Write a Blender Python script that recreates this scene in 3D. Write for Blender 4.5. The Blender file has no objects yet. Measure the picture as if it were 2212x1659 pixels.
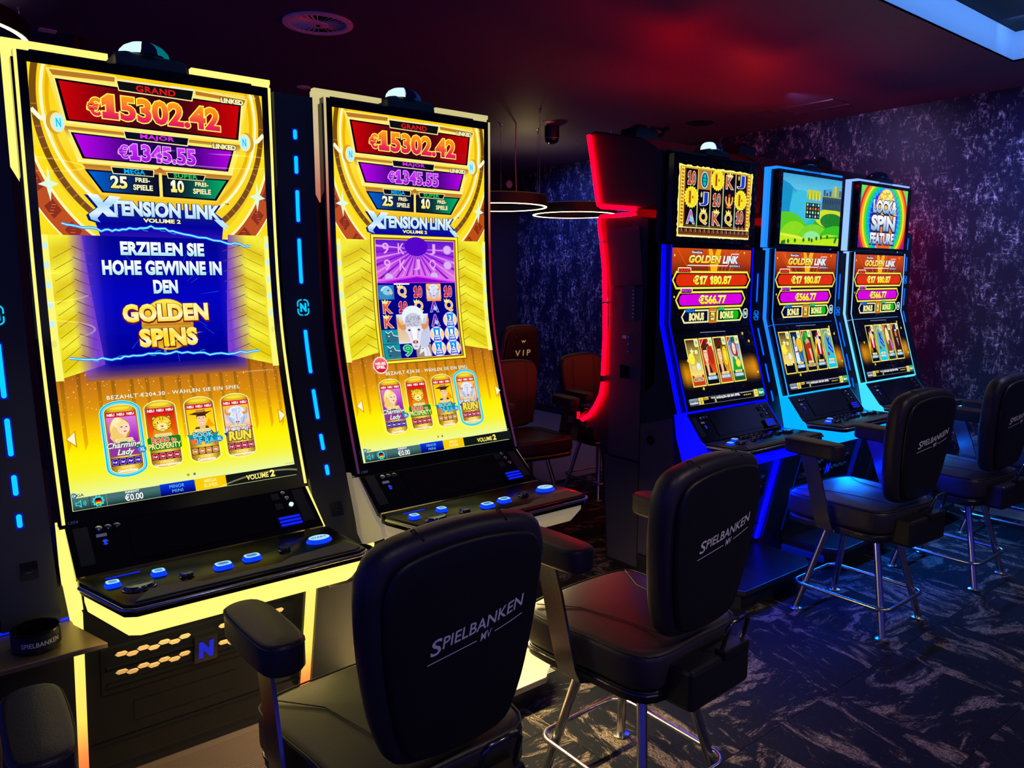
import bpy, bmesh, math, random
from mathutils import Vector, Matrix
from mathutils.geometry import tessellate_polygon
S = bpy.context.scene
C = S.collection
PI = math.pi
# ------------------------------------------------------------------ camera, world, exposure
F_PX, PW, PH, HORIZON = 1647.0, 2212, 1659, 600.0
pitch = math.atan((PH / 2 - HORIZON) / F_PX)
yaw = math.atan(F_PX / (math.cos(pitch) * (3200 - PW / 2)))
cam_d = bpy.data.cameras.new('camera')
cam = bpy.data.objects.new('camera', cam_d); C.objects.link(cam)
cam.location = (0, 0, 1.6)
cam.rotation_euler = (PI / 2 - pitch, 0, -yaw)
cam_d.sensor_width = 36; cam_d.lens = 36 * F_PX / PW
cam_d.clip_start = 0.02; cam_d.clip_end = 100
S.camera = cam
S.view_settings.view_transform = 'Standard'; S.view_settings.look = 'None'
S.view_settings.exposure = 0.0; S.view_settings.gamma = 1.0
S.view_settings.use_curve_mapping = False
w = bpy.data.worlds.new('hall_gloom'); S.world = w; w.use_nodes = True
w.node_tree.nodes['Background'].inputs[0].default_value = (0.030, 0.030, 0.42, 1)
w.node_tree.nodes['Background'].inputs[1].default_value = 0.75

ROOM_X, CEIL_Z, SOFFIT_Y, COVE_X, UP_Z = 5.95, 2.86, 1.857, 5.25, 3.03

def area(name, loc, target, sx, sy, col, power, spread=180):
    l = bpy.data.lights.new(name, 'AREA'); l.shape = 'RECTANGLE'; l.size = sx; l.size_y = sy
    l.color = col; l.energy = power; l.spread = math.radians(spread)
    o = bpy.data.objects.new(name, l); C.objects.link(o); o.location = loc
    o.rotation_euler = (Vector(target) - Vector(loc)).to_track_quat('-Z', 'Y').to_euler()
    return o
# LED tape hidden in the ceiling cove, washing its riser
area('cove_tape', (2.4, SOFFIT_Y - 0.30, UP_Z - 0.012), (2.4, SOFFIT_Y + 0.4, UP_Z - 0.16), 5.6, 0.02, (0.12, 0.36, 1.0), 8.5, 150)
area('cove_tape_side', (COVE_X - 0.30, 0.7, UP_Z - 0.012), (COVE_X + 0.4, 0.7, UP_Z - 0.16), 2.2, 0.02, (0.12, 0.36, 1.0), 3.0, 150)

# ------------------------------------------------------------------ helpers
def lin(c):
    r = []
    for v in c[:3]:
        v = v / 255.0
        r.append(v / 12.92 if v <= 0.04045 else ((v + 0.055) / 1.055) ** 2.4)
    return tuple(r)

def mat(name, col=(0.1, 0.1, 0.1), rough=0.5, metal=0.0, emit=None, es=1.0, bump=0, bscale=200, spec=0.5, coat=0, trans=0):
    m = bpy.data.materials.new(name); m.use_nodes = True
    nt = m.node_tree; b = nt.nodes['Principled BSDF']
    b.inputs['Base Color'].default_value = (*col, 1); b.inputs['Roughness'].default_value = rough
    b.inputs['Metallic'].default_value = metal; b.inputs['Specular IOR Level'].default_value = spec
    if coat: b.inputs['Coat Weight'].default_value = coat; b.inputs['Coat Roughness'].default_value = 0.06
    if emit:
        b.inputs['Emission Color'].default_value = (*emit, 1); b.inputs['Emission Strength'].default_value = es
    if trans: b.inputs['Transmission Weight'].default_value = trans
    if bump:
        n = nt.nodes.new('ShaderNodeTexNoise'); n.inputs['Scale'].default_value = bscale; n.inputs['Detail'].default_value = 3
        tc = nt.nodes.new('ShaderNodeTexCoord'); nt.links.new(tc.outputs['Object'], n.inputs['Vector'])
        bp = nt.nodes.new('ShaderNodeBump'); bp.inputs['Strength'].default_value = bump; bp.inputs['Distance'].default_value = 0.002
        nt.links.new(n.outputs['Fac'], bp.inputs['Height']); nt.links.new(bp.outputs['Normal'], b.inputs['Normal'])
    return m

def led(name, c, es=1.0, stops=None, axis=2, lo=0, hi=1):
    """diffuser over LEDs; stops give the colour of the LEDs along the strip (object space)"""
    m = mat(name, (0.02, 0.02, 0.02), 0.5, emit=lin(c), es=es)
    if stops:
        nt = m.node_tree; b = nt.nodes['Principled BSDF']
        tc = nt.nodes.new('ShaderNodeTexCoord'); sp = nt.nodes.new('ShaderNodeSeparateXYZ')
        mr = nt.nodes.new('ShaderNodeMapRange'); mr.inputs['From Min'].default_value = lo; mr.inputs['From Max'].default_value = hi
        cr = nt.nodes.new('ShaderNodeValToRGB'); e = cr.color_ramp.elements
        e[0].position = stops[0][0]; e[0].color = (*lin(stops[0][1]), 1)
        e[1].position = stops[-1][0]; e[1].color = (*lin(stops[-1][1]), 1)
        for p, c2 in stops[1:-1]:
            q = e.new(p); q.color = (*lin(c2), 1)
        nt.links.new(tc.outputs['Object'], sp.inputs[0]); nt.links.new(sp.outputs[axis], mr.inputs['Value'])
        nt.links.new(mr.outputs[0], cr.inputs[0]); nt.links.new(cr.outputs[0], b.inputs['Emission Color'])
    return m

M = {}
M['gloss'] = mat('black_gloss_plastic', (0.006, 0.007, 0.010), 0.13)
M['matte'] = mat('black_satin_metal', (0.010, 0.011, 0.017), 0.42)
M['panel'] = mat('dark_panel_lacquer', (0.014, 0.016, 0.022), 0.34)
M['side'] = mat('charcoal_side_panel', (0.05, 0.04, 0.07), 0.5)
M['leather'] = mat('black_leather', (0.024, 0.019, 0.031), 0.42, bump=0.25, bscale=260)
M['leather_dark'] = mat('black_shell_leather', (0.007, 0.007, 0.012), 0.5, bump=0.1, bscale=300)
M['piping'] = mat('stitched_piping', (0.012, 0.012, 0.018), 0.5)
M['chrome'] = mat('brushed_steel', (0.55, 0.56, 0.58), 0.24, metal=1)
M['chrome_d'] = mat('black_chrome', (0.20, 0.21, 0.24), 0.16, metal=1)
M['shell'] = mat('back_shell_plastic', (0.006, 0.006, 0.011), 0.45)
M['white_print'] = mat('pale_print', (0.85, 0.87, 0.92), 0.6)
M['tread_lit'] = mat('lit_alloy_tread', (0.62, 0.54, 0.38), 0.42, metal=0.3)  # yellow LED light on the tread put into its colour
M['tan'] = mat('tan_lit_mesh', (0.95, 0.68, 0.38), 0.5, metal=0.1)  # reflection of the yellow strip put into the cell colour
M['mat_grey'] = mat('grey_wrist_pad', (0.10, 0.10, 0.10), 0.55)
M['key_dark'] = mat('unlit_key', (0.05, 0.055, 0.10), 0.12, coat=1)
M['white_dome'] = mat('lit_white_dome', (0.2, 0.2, 0.2), 0.2, emit=lin((205, 235, 240)), es=1.15)
M['teal_dome'] = mat('lit_teal_dome', (0.02, 0.1, 0.1), 0.2, emit=lin((0, 105, 115)), es=1)
M['blue_dome'] = mat('blue_dome_glass', (0.01, 0.03, 0.12), 0.15, emit=lin((0, 30, 80)), es=1)
M['dark_dome'] = mat('smoked_dome', (0.01, 0.015, 0.05), 0.08)
M['led_cyan'] = led('cyan_led', (0, 185, 255), 1.35)
M['led_cyan_dim'] = led('blue_led_line', (0, 120, 255), 1.0)
M['key_blue'] = led('lit_key_side', (0, 60, 245), 1.0)
M['key_top'] = led('lit_key_top', (165, 225, 250), 1.0)
M['key_white'] = led('lit_key_face', (70, 150, 225), 1.0)
M['led_halo'] = led('painted_led_halo', (0, 8, 140), 1.0)
M['note_blue'] = led('note_slot_glow', (0, 25, 235), 1.2)
M['ring_led'] = led('ring_lamp_led', (255, 236, 175), 6.0)
M['ring_up'] = led('ring_lamp_uplight', (120, 85, 40), 0.6)
M['white_disc'] = mat('white_plastic', (0.95, 0.95, 1.0), 0.4, emit=(0.2, 0.22, 0.5), es=0)
M['red'] = led('red_led', (255, 0, 10), 16)
M['yellow'] = led('yellow_led', (255, 238, 120), 1.15)
M['yellow_leg'] = led('leg_led', (255, 238, 120), 1.1, [(0, (255, 60, 20)), (0.25, (255, 150, 70)), (0.45, (255, 225, 90)), (1, (255, 240, 120))], 2, 0.1, 0.66)
M['cream'] = led('cream_led', (205, 185, 150), 0.75, [(0, (60, 40, 90)), (0.30, (150, 20, 60)), (0.6, (190, 10, 50)), (0.75, (225, 140, 110)), (0.86, (235, 205, 160)), (1, (235, 225, 150))], 2, 0.9, 2.25)
M['cream_deck'] = mat('dull_glow_diffuser', (0.5, 0.46, 0.42), 0.5, emit=lin((160, 145, 115)), es=0.5)  # pale diffuser given a faint glow of its own
M['blue'] = led('deep_blue_led', (0, 0, 225), 4)
M['cyan_deck'] = led('cyan_deck_led', (0, 150, 250), 1.5)
M['ice_deck'] = led('ice_deck_led', (50, 180, 255), 1.7)
M['dim_leg'] = led('dim_blue_leg', (0, 12, 120), 1.0)
M['azure'] = led('azure_led', (0, 120, 255), 1.3, [(0, (0, 60, 255)), (0.3, (0, 190, 255)), (0.55, (30, 120, 255)), (1, (20, 130, 255))], 2, 0.1, 2.2)
M['ice'] = led('ice_led', (90, 190, 255), 1.3, [(0, (0, 170, 240)), (0.35, (60, 215, 255)), (0.7, (140, 190, 255)), (1, (130, 170, 255))], 2, 0.1, 2.2)

def screen_mat():
    m = bpy.data.materials.new('lit_screen_picture'); m.use_nodes = True
    nt = m.node_tree; b = nt.nodes['Principled BSDF']
    b.inputs['Base Color'].default_value = (0.004, 0.004, 0.004, 1); b.inputs['Roughness'].default_value = 0.008
    b.inputs['Specular IOR Level'].default_value = 0.45
    a = nt.nodes.new('ShaderNodeVertexColor'); a.layer_name = 'Col'
    nt.links.new(a.outputs['Color'], b.inputs['Emission Color']); b.inputs['Emission Strength'].default_value = 1.0
    return m
M['screen'] = screen_mat()

def link(name, me, m, parent=None):
    o = bpy.data.objects.new(name, me); C.objects.link(o)
    for mm in (m if isinstance(m, (list, tuple)) else [m]): me.materials.append(mm)
    if parent: o.parent = parent
    return o

def tag(o, label=None, cat=None, group=None, kind=None):
    if label: o['label'] = label
    if cat: o['category'] = cat
    if group: o['group'] = group
    if kind: o['kind'] = kind
    return o

def thing(name, loc, label, cat, group=None, rot=0):
    o = bpy.data.objects.new(name, None); C.objects.link(o); o.empty_display_size = 0.1
    o.location = loc; o.rotation_euler = (0, 0, rot)
    return tag(o, label, cat, group)

class MB:
    """collects shapes, becomes one mesh"""
    def __init__(s): s.v = []; s.f = []; s.mi = []; s.m = 0
    def add(s, v, f):
        n = len(s.v); s.v += [tuple(p) for p in v]; s.f += [tuple(i + n for i in q) for q in f]; s.mi += [s.m] * len(f); return s
    def box(s, x0, y0, z0, x1, y1, z1, c=0):
        if c <= 0:
            v = [(x0,y0,z0),(x1,y0,z0),(x1,y1,z0),(x0,y1,z0),(x0,y0,z1),(x1,y0,z1),(x1,y1,z1),(x0,y1,z1)]
            return s.add(v, [(0,3,2,1),(4,5,6,7),(0,1,5,4),(1,2,6,5),(2,3,7,6),(3,0,4,7)])
        bm = bmesh.new(); bmesh.ops.create_cube(bm, size=1)
        for q in bm.verts: q.co = ((x0+x1)/2 + q.co.x*(x1-x0), (y0+y1)/2 + q.co.y*(y1-y0), (z0+z1)/2 + q.co.z*(z1-z0))
        bmesh.ops.bevel(bm, geom=bm.edges[:], offset=c, segments=2, affect='EDGES', profile=0.5)
        return s.bm(bm)
    def bm(s, bm):
        bm.verts.index_update()
        s.add([q.co[:] for q in bm.verts], [[q.index for q in f.verts] for f in bm.faces]); bm.free(); return s
    def prism(s, pts, a0, a1, axis='x', c=0):
        """pts 2-D polygon extruded along axis. x: pts=(y,z)  z: pts=(x,y)  y: pts=(x,z)"""
        n = len(pts)
        def P(p, a): return (a, p[0], p[1]) if axis == 'x' else ((p[0], p[1], a) if axis == 'z' else (p[0], a, p[1]))
        v = [P(p, a0) for p in pts] + [P(p, a1) for p in pts]
        f = [tuple(range(n)), tuple(range(2*n-1, n-1, -1))] + [(i, i+n, (i+1) % n + n, (i+1) % n) for i in range(n)]
        bm = bmesh.new(); vs = [bm.verts.new(p) for p in v]
        for q in f: bm.faces.new([vs[i] for i in q])
        bmesh.ops.recalc_face_normals(bm, faces=bm.faces[:])
        if c: bmesh.ops.bevel(bm, geom=bm.edges[:], offset=c, segments=2, affect='EDGES', profile=0.5)
        bmesh.ops.triangulate(bm, faces=[q for q in bm.faces if len(q.verts) > 4])
        return s.bm(bm)
    def tube(s, path, r, n=10, closed=False, cap=True, sq=None):
        pts = [Vector(p) for p in path]; N = len(pts)
        rr = r if isinstance(r, (list, tuple)) else [r] * N
        base = len(s.v); up = None; vs = []
        for i, p in enumerate(pts):
            if closed: t = pts[(i+1) % N] - pts[i-1]
            else: t = pts[min(i+1, N-1)] - pts[max(i-1, 0)]
            t.normalize()
            if up is None: up = Vector((0, 0, 1)) if abs(t.z) < 0.9 else Vector((0, 1, 0))
            a = t.cross(up); a.normalize(); b = a.cross(t); b.normalize(); up = b
            for k in range(n):
                an = 2*PI*k/n; vs.append(p + (a*math.cos(an) + b*math.sin(an)) * rr[i])
        f = []
        for i in range(N if closed else N-1):
            j = (i+1) % N
            for k in range(n): f.append((i*n+k, i*n+(k+1) % n, j*n+(k+1) % n, j*n+k))
        if cap and not closed: f += [tuple(range(n-1, -1, -1)), tuple((N-1)*n+k for k in range(n))]
        return s.add(vs, f)
    def lathe(s, prof, n=24, c=(0, 0, 0), axis='z', a0=0, a1=2*PI, sx=1, sy=1):
        full = abs(a1-a0-2*PI) < 1e-6; m = n if full else n+1; vs = []
        for r, z in prof:
            for k in range(m):
                an = a0 + (a1-a0)*k/n; x, y = r*math.cos(an)*sx, r*math.sin(an)*sy
                vs.append((c[0]+x, c[1]+y, c[2]+z) if axis == 'z' else (c[0]+x, c[1]-z, c[2]+y))
        f = []
        for i in range(len(prof)-1):
            for k in range(n):
                k2 = (k+1) % m
                f.append((i*m+k, i*m+k2, (i+1)*m+k2, (i+1)*m+k))
        if full and prof[0] == prof[-1]: pass
        elif full:
            if prof[0][0] > 1e-6: f.append(tuple(range(m-1, -1, -1)))
            if prof[-1][0] > 1e-6: f.append(tuple((len(prof)-1)*m+k for k in range(m)))
        else:
            f.append(tuple(i*m for i in range(len(prof)))); f.append(tuple(i*m+m-1 for i in range(len(prof)-1, -1, -1)))
        return s.add(vs, f)
    def build(s, name, m, parent=None, smooth=None, loc=None):
        me = bpy.data.meshes.new(name); me.from_pydata(s.v, [], s.f)
        if isinstance(m, (list, tuple)): me.polygons.foreach_set('material_index', s.mi)
        bm = bmesh.new(); bm.from_mesh(me); bmesh.ops.recalc_face_normals(bm, faces=bm.faces[:]); bm.to_mesh(me); bm.free()
        if smooth is not None:
            me.polygons.foreach_set('use_smooth', [True] * len(me.polygons)); me.set_sharp_from_angle(angle=math.radians(smooth))
        me.update()
        o = link(name, me, m, parent)
        if loc: o.location = loc
        return o

def structure(name, mb, m, parent=None, smooth=None):
    return tag(mb.build(name, m, parent, smooth), kind='structure')

def rrect(x0, y0, x1, y1, r, n=5):
    p = []
    for cx, cy, a in ((x1-r, y1-r, 0), (x0+r, y1-r, 90), (x0+r, y0+r, 180), (x1-r, y0+r, 270)):
        for k in range(n+1):
            t = math.radians(a + 90*k/n); p.append((cx + r*math.cos(t), cy + r*math.sin(t)))
    return p

# ------------------------------------------------------------------ lettering
_tc = {}
def _adv(c, off, sp):
    w_ = lambda t: (lambda v: max(p[0] for p in v) - min(p[0] for p in v))(text_tris(t, off, 0.0, sp)[0])
    return w_('H' + c + 'H') - w_('HH')
def inflate(ps, d):
    out = []
    for i, p in enumerate(ps):
        a, b = ps[i-1], ps[(i+1) % len(ps)]
        e0 = Vector((p[0]-a[0], p[1]-a[1])).normalized(); e1 = Vector((b[0]-p[0], b[1]-p[1])).normalized()
        n0, n1 = Vector((e0.y, -e0.x)), Vector((e1.y, -e1.x)); n = n0 + n1; k = d / max(.35, n.length/2); n.normalize(); out.append((p[0] + n.x*k, p[1] + n.y*k))
    return out
def figure_text(t, off, sp, slab):
    """numbers whose figure one has a flag (and a foot)"""
    key_ = ('fig', t, off, sp, slab)
    if key_ in _tc: return _tc[key_]
    V, F, x = [], [], 0.0; h = max(p[1] for p in text_tris('5', 0, 0, sp)[0])
    for c in t:
        if c == '1':
            one = [(.08, 0), (.48, 0), (.48, .13), (.365, .13), (.365, h), (.24, h), (.08, h-.13), (.08, h-.27), (.20, h-.20), (.20, .13), (.08, .13)] if slab else [(.2, 0), (.365, 0), (.365, h), (.25, h), (.10, h-.11), (.10, h-.25), (.2, h-.19)]
            ps = inflate(one, off); n = len(V); V += [(p[0]+x, p[1]) for p in ps]; F += [tuple(i+n for i in q) for q in tessellate_polygon([[Vector((p[0], p[1], 0)) for p in ps]])]; x += .56 if slab else .46; continue
        a = _adv(c, 0.0, sp)
        if c != ' ':
            v, f = text_tris(c, off, 0.0, sp); v0 = text_tris(c, 0.0, 0.0, sp)[0]; lo = min(p[0] for p in v0); w_ = max(p[0] for p in v0) - lo; d = x + (a - w_)/2 - lo
            n = len(V); V += [(p[0]+d, p[1]) for p in v]; F += [tuple(i+n for i in q) for q in f]
        x += a
    _tc[key_] = (V, F); return _tc[key_]
FIG = None
def text_tris(t, off=0.0, shear=0.0, sp=1.0):
    if FIG is not None and '1' in t: return figure_text(t, off, sp, FIG)
    k = (t, off, shear, sp)
    if k in _tc: return _tc[k]
    cu = bpy.data.curves.new('t', 'FONT'); cu.body = t; cu.size = 1; cu.offset = off; cu.shear = shear
    cu.resolution_u = 3; cu.space_character = sp; cu.align_x = 'CENTER'
    o = bpy.data.objects.new('t', cu); me = o.to_mesh()
    me.calc_loop_triangles()
    v = [(q.co.x, q.co.y) for q in me.vertices]; f = [tuple(q.vertices) for q in me.loop_triangles]
    o.to_mesh_clear(); bpy.data.objects.remove(o); bpy.data.curves.remove(cu)
    _tc[k] = (v, f); return _tc[k]

def text_box(t, off=0.02, shear=0.0, sp=1.0, lines=None):
    v, f = text_tris(t, off, shear, sp)
    xs = [p[0] for p in v]; ys = [p[1] for p in v]
    return v, f, (min(xs), max(xs), min(ys), max(ys))

# ------------------------------------------------------------------ pictures on screens: flat coloured shapes on the glass
class Profile:
    """front line of a cabinet in (y, z); v = length along it from the top"""
    def __init__(s, pts, step=0.06, smooth=True):
        if smooth:
            q = []
            P = [pts[0]] + list(pts) + [pts[-1]]
            for i in range(1, len(P)-2):
                p0, p1, p2, p3 = P[i-1], P[i], P[i+1], P[i+2]
                n = max(1, int(math.hypot(p2[0]-p1[0], p2[1]-p1[1]) / step))
                for k in range(n):
                    t = k/n
                    q.append(tuple(0.5*((2*p1[a]) + (-p0[a]+p2[a])*t + (2*p0[a]-5*p1[a]+4*p2[a]-p3[a])*t*t + (-p0[a]+3*p1[a]-3*p2[a]+p3[a])*t**3) for a in (0, 1)))
            q.append(pts[-1]); pts = q
        s.p = [(a - 2.5, b) for a, b in pts]; s.c = [0.0]
        for i in range(len(pts)-1): s.c.append(s.c[-1] + math.dist(pts[i], pts[i+1]))
    def at(s, v, d=0.0):
        i = 0
        while i < len(s.c)-2 and v > s.c[i+1]: i += 1
        a, b = s.p[i], s.p[i+1]; L = s.c[i+1]-s.c[i]; t = (v - s.c[i]) / L
        ty, tz = (b[0]-a[0])/L, (b[1]-a[1])/L
        return (a[0] + (b[0]-a[0])*t + tz*d, a[1] + (b[1]-a[1])*t - ty*d)
    def strip(s, v0, v1, d0, d1):
        """closed (y,z) outline between offsets d0 and d1"""
        vs = [v0] + [c for c in s.c if v0+1e-4 < c < v1-1e-4] + [v1]
        return [s.at(v, d1) for v in vs] + [s.at(v, d0) for v in reversed(vs)]
    def slab(s, mb, x0, x1, v0, v1, d0, d1):
        vs = [v0] + [c for c in s.c if v0+1e-4 < c < v1-1e-4] + [v1]; V = []; Fc = []
        for v in vs:
            a, b = s.at(v, d1), s.at(v, d0)
            V += [(x0, *a), (x1, *a), (x1, *b), (x0, *b)]
        for i in range(len(vs)-1):
            for k in range(4): Fc.append((4*i+k, 4*i+(k+1) % 4, 4*i+4+(k+1) % 4, 4*i+4+k))
        n = 4*(len(vs)-1); Fc += [(0, 1, 2, 3), (n+3, n+2, n+1, n)]
        return mb.add(V, Fc)

PA = Profile([(2.495,2.205),(2.495,1.98),(2.495,1.75),(2.485,1.55),(2.46,1.37),(2.40,1.15),(2.33,.95),(2.30,.87)])
PC = Profile([(2.50,2.205),(2.505,1.775),(2.505,1.37),(2.375,.93)], smooth=False)

def mix(a, b, t):
    t = min(1, max(0, t)); return tuple(a[i] + (b[i]-a[i])*t for i in range(3))
def vg(v0, v1, *cs):
    def f(x, v):
        t = (v - v0) / (v1 - v0) * (len(cs)-1); i = int(min(max(t, 0), len(cs)-1.0001)); return mix(cs[i], cs[i+1], t-i)
    return f
def hg(x0, x1, *cs):
    def f(x, v):
        t = (x - x0) / (x1 - x0) * (len(cs)-1); i = int(min(max(t, 0), len(cs)-1.0001)); return mix(cs[i], cs[i+1], t-i)
    return f

class Art:
    def __init__(s, prof, clip, base=0.0015):
        s.pr = prof; s.clip = clip; s.layer = base; s.v = []; s.f = []; s.c = []; s.cache = 0
        s.ox = s.ov = 0.0; s.sx = s.sv = 1.0
    def at(s, ox=0, ov=0, sx=1, sv=None): s.ox, s.ov, s.sx, s.sv = ox, ov, sx, (sv if sv is not None else sx); return s
    def raw(s, v, f, col, sub=None, up=True):
        if up: s.layer += 0.000035
        v = [(s.ox + p[0]*s.sx, s.ov + p[1]*s.sv) for p in v]
        xs = [p[0] for p in v]; vs = [p[1] for p in v]
        x0, x1, v0, v1 = min(xs), max(xs), min(vs), max(vs)
        cx0, cv0, cx1, cv1 = s.clip
        if x1 < cx0 or x0 > cx1 or v1 < cv0 or v0 > cv1: return s
        cuts_v = [c for c in s.pr.c if v0+1e-5 < c < v1-1e-5]; cuts_x = []
        if sub:
            cuts_v += [v0 + (v1-v0)*k/sub[1] for k in range(1, sub[1])]; cuts_x = [x0 + (x1-x0)*k/sub[0] for k in range(1, sub[0])]
        cl = x0 < cx0 or x1 > cx1 or v0 < cv0 or v1 > cv1
        if cuts_v or cuts_x or cl:
            bm = bmesh.new(); bv = [bm.verts.new((p[0], p[1], 0)) for p in v]
            for q in f:
                try: bm.faces.new([bv[i] for i in q])
                except ValueError: pass
            def cut(co, no, clr=False):
                bmesh.ops.bisect_plane(bm, geom=bm.verts[:] + bm.edges[:] + bm.faces[:], plane_co=co, plane_no=no, clear_outer=clr, dist=1e-7)
            if x0 < cx0: cut((cx0, 0, 0), (-1, 0, 0), True)
            if x1 > cx1: cut((cx1, 0, 0), (1, 0, 0), True)
            if v0 < cv0: cut((0, cv0, 0), (0, -1, 0), True)
            if v1 > cv1: cut((0, cv1, 0), (0, 1, 0), True)
            for c in cuts_v: cut((0, c, 0), (0, 1, 0))
            for c in cuts_x: cut((c, 0, 0), (1, 0, 0))
            bm.verts.index_update()
            v = [(q.co.x, q.co.y) for q in bm.verts]; f = [[q.index for q in t.verts] for t in bm.faces]; bm.free()
        n = len(s.v)
        for p in v:
            y, z = s.pr.at(p[1], s.layer); s.v.append((p[0], y, z))
            c = col(( p[0]-s.ox)/s.sx, (p[1]-s.ov)/s.sv) if callable(col) else col
            s.c.append((*lin(c), 1.0))
        s.f += [tuple(i + n for i in q) for q in f]; return s
    def poly(s, pts, col, sub=None, up=True):
        tr = tessellate_polygon([[Vector((p[0], p[1], 0)) for p in pts]])
        return s.raw(pts, [tuple(t) for t in tr], col, sub, up)
    def rect(s, x0, v0, x1, v1, col, sub=None, up=True):
        return s.raw([(x0, v0), (x1, v0), (x1, v1), (x0, v1)], [(0, 1, 2, 3)], col, sub, up)
    def ell(s, cx, cv, rx, rv, col, n=28, sub=None, up=True, a0=0, a1=360):
        ps = [(cx + rx*math.cos(math.radians(a0 + (a1-a0)*k/n)), cv + rv*math.sin(math.radians(a0 + (a1-a0)*k/n))) for k in range(n + (0 if a1-a0 >= 360 else 1))]
        return s.poly(ps, col, sub, up)
    def band(s, cx, cv, rx, rv, w, col, n=60, a0=0, a1=360, wv=None, up=True):
        wv = w if wv is None else wv; v = []; f = []
        for k in range(n+1):
            a = math.radians(a0 + (a1-a0)*k/n)
            v += [(cx + rx*math.cos(a), cv + rv*math.sin(a)), (cx + (rx-w)*math.cos(a), cv + (rv-wv)*math.sin(a))]
        for k in range(n): f.append((2*k, 2*k+1, 2*k+3, 2*k+2))
        return s.raw(v, f, col, None, up)
    def rr(s, x0, v0, x1, v1, r, col, sub=None, up=True): return s.poly(rrect(x0, v0, x1, v1, r, 4), col, sub, up)
    def line(s, pts, w, col, up=True):
        v = []; f = []
        for i, p in enumerate(pts):
            a = pts[max(i-1, 0)]; b = pts[min(i+1, len(pts)-1)]; dx, dv = b[0]-a[0], b[1]-a[1]; L = math.hypot(dx, dv) or 1
            ww = w[i] if isinstance(w, (list, tuple)) else w
            v += [(p[0] - dv/L*ww/2, p[1] + dx/L*ww/2), (p[0] + dv/L*ww/2, p[1] - dx/L*ww/2)]
        for i in range(len(pts)-1): f.append((2*i, 2*i+1, 2*i+3, 2*i+2))
        return s.raw(v, f, col, None, up)
    def text(s, t, x0, v0, x1, v1, col, off=0.025, out=None, shear=0.0, sp=1.0, out2=None, dy=0.0, fig=None):
        global FIG
        FIG = fig
        v, f, (a, b, c, d) = text_box(t, off, shear, sp)
        kx = (x1-x0)/(b-a); kv = (v1-v0)/(d-c)
        def mp(vv, sh=0, shx=0): return [(x0 + (p[0]-a)*kx + shx, v1 - (p[1]-c)*kv + sh) for p in vv]
        for o in (out2, out):
            if o:
                vo, fo = text_tris(t, off + o[0], shear, sp); s.raw(mp(vo, o[2] if len(o) > 2 else 0), fo, o[1])
        FIG = None
        return s.raw(mp(v), f, col)
    def build(s, name, parent):
        me = bpy.data.meshes.new(name); me.from_pydata(s.v, [], s.f)
        a = me.color_attributes.new('Col', 'FLOAT_COLOR', 'POINT')
        a.data.foreach_set('color', [q for c in s.c for q in c]); me.update()
        return link(name, me, M['screen'], parent)
# ------------------------------------------------------------------ pictures of the two tall screens
W_, K_ = (255, 255, 255), (2, 2, 8)
GOLD, GOLDL, GOLDD = (255, 205, 0), (255, 246, 160), (150, 85, 10)
rnd = random.Random(7)
def sparks(A, x0, v0, x1, v1, n, col, r=0.0012):
    V = []; F = []
    for i in range(n):
        x, v, q = rnd.uniform(x0, x1), rnd.uniform(v0, v1), r * rnd.uniform(0.4, 1.4); b = len(V)
        V += [(x-q, v), (x, v-q), (x+q, v), (x, v+q)]; F.append((b, b+1, b+2, b+3))
    A.raw(V, F, col)
def bolt(A, pts, seed):
    r = random.Random(seed); P = []
    for i in range(len(pts)-1):
        for k in range(7):
            t = k/7; P.append((pts[i][0] + (pts[i+1][0]-pts[i][0])*t, pts[i][1] + (pts[i+1][1]-pts[i][1])*t + r.uniform(-.0035, .0035)))
    P.append(pts[-1])
    A.line(P, .008, (30, 120, 255)); A.line(P, .0045, (20, 215, 255)); A.line(P, .0018, (225, 255, 255))
    for k in range(5):
        i = r.randrange(4, len(P)-4); q = P[i]; d = r.choice((-1, 1))
        A.line([q, (q[0]+.008, q[1]+d*.007), (q[0]+.02, q[1]+d*.008)], .001, (60, 200, 255), up=False)

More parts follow.
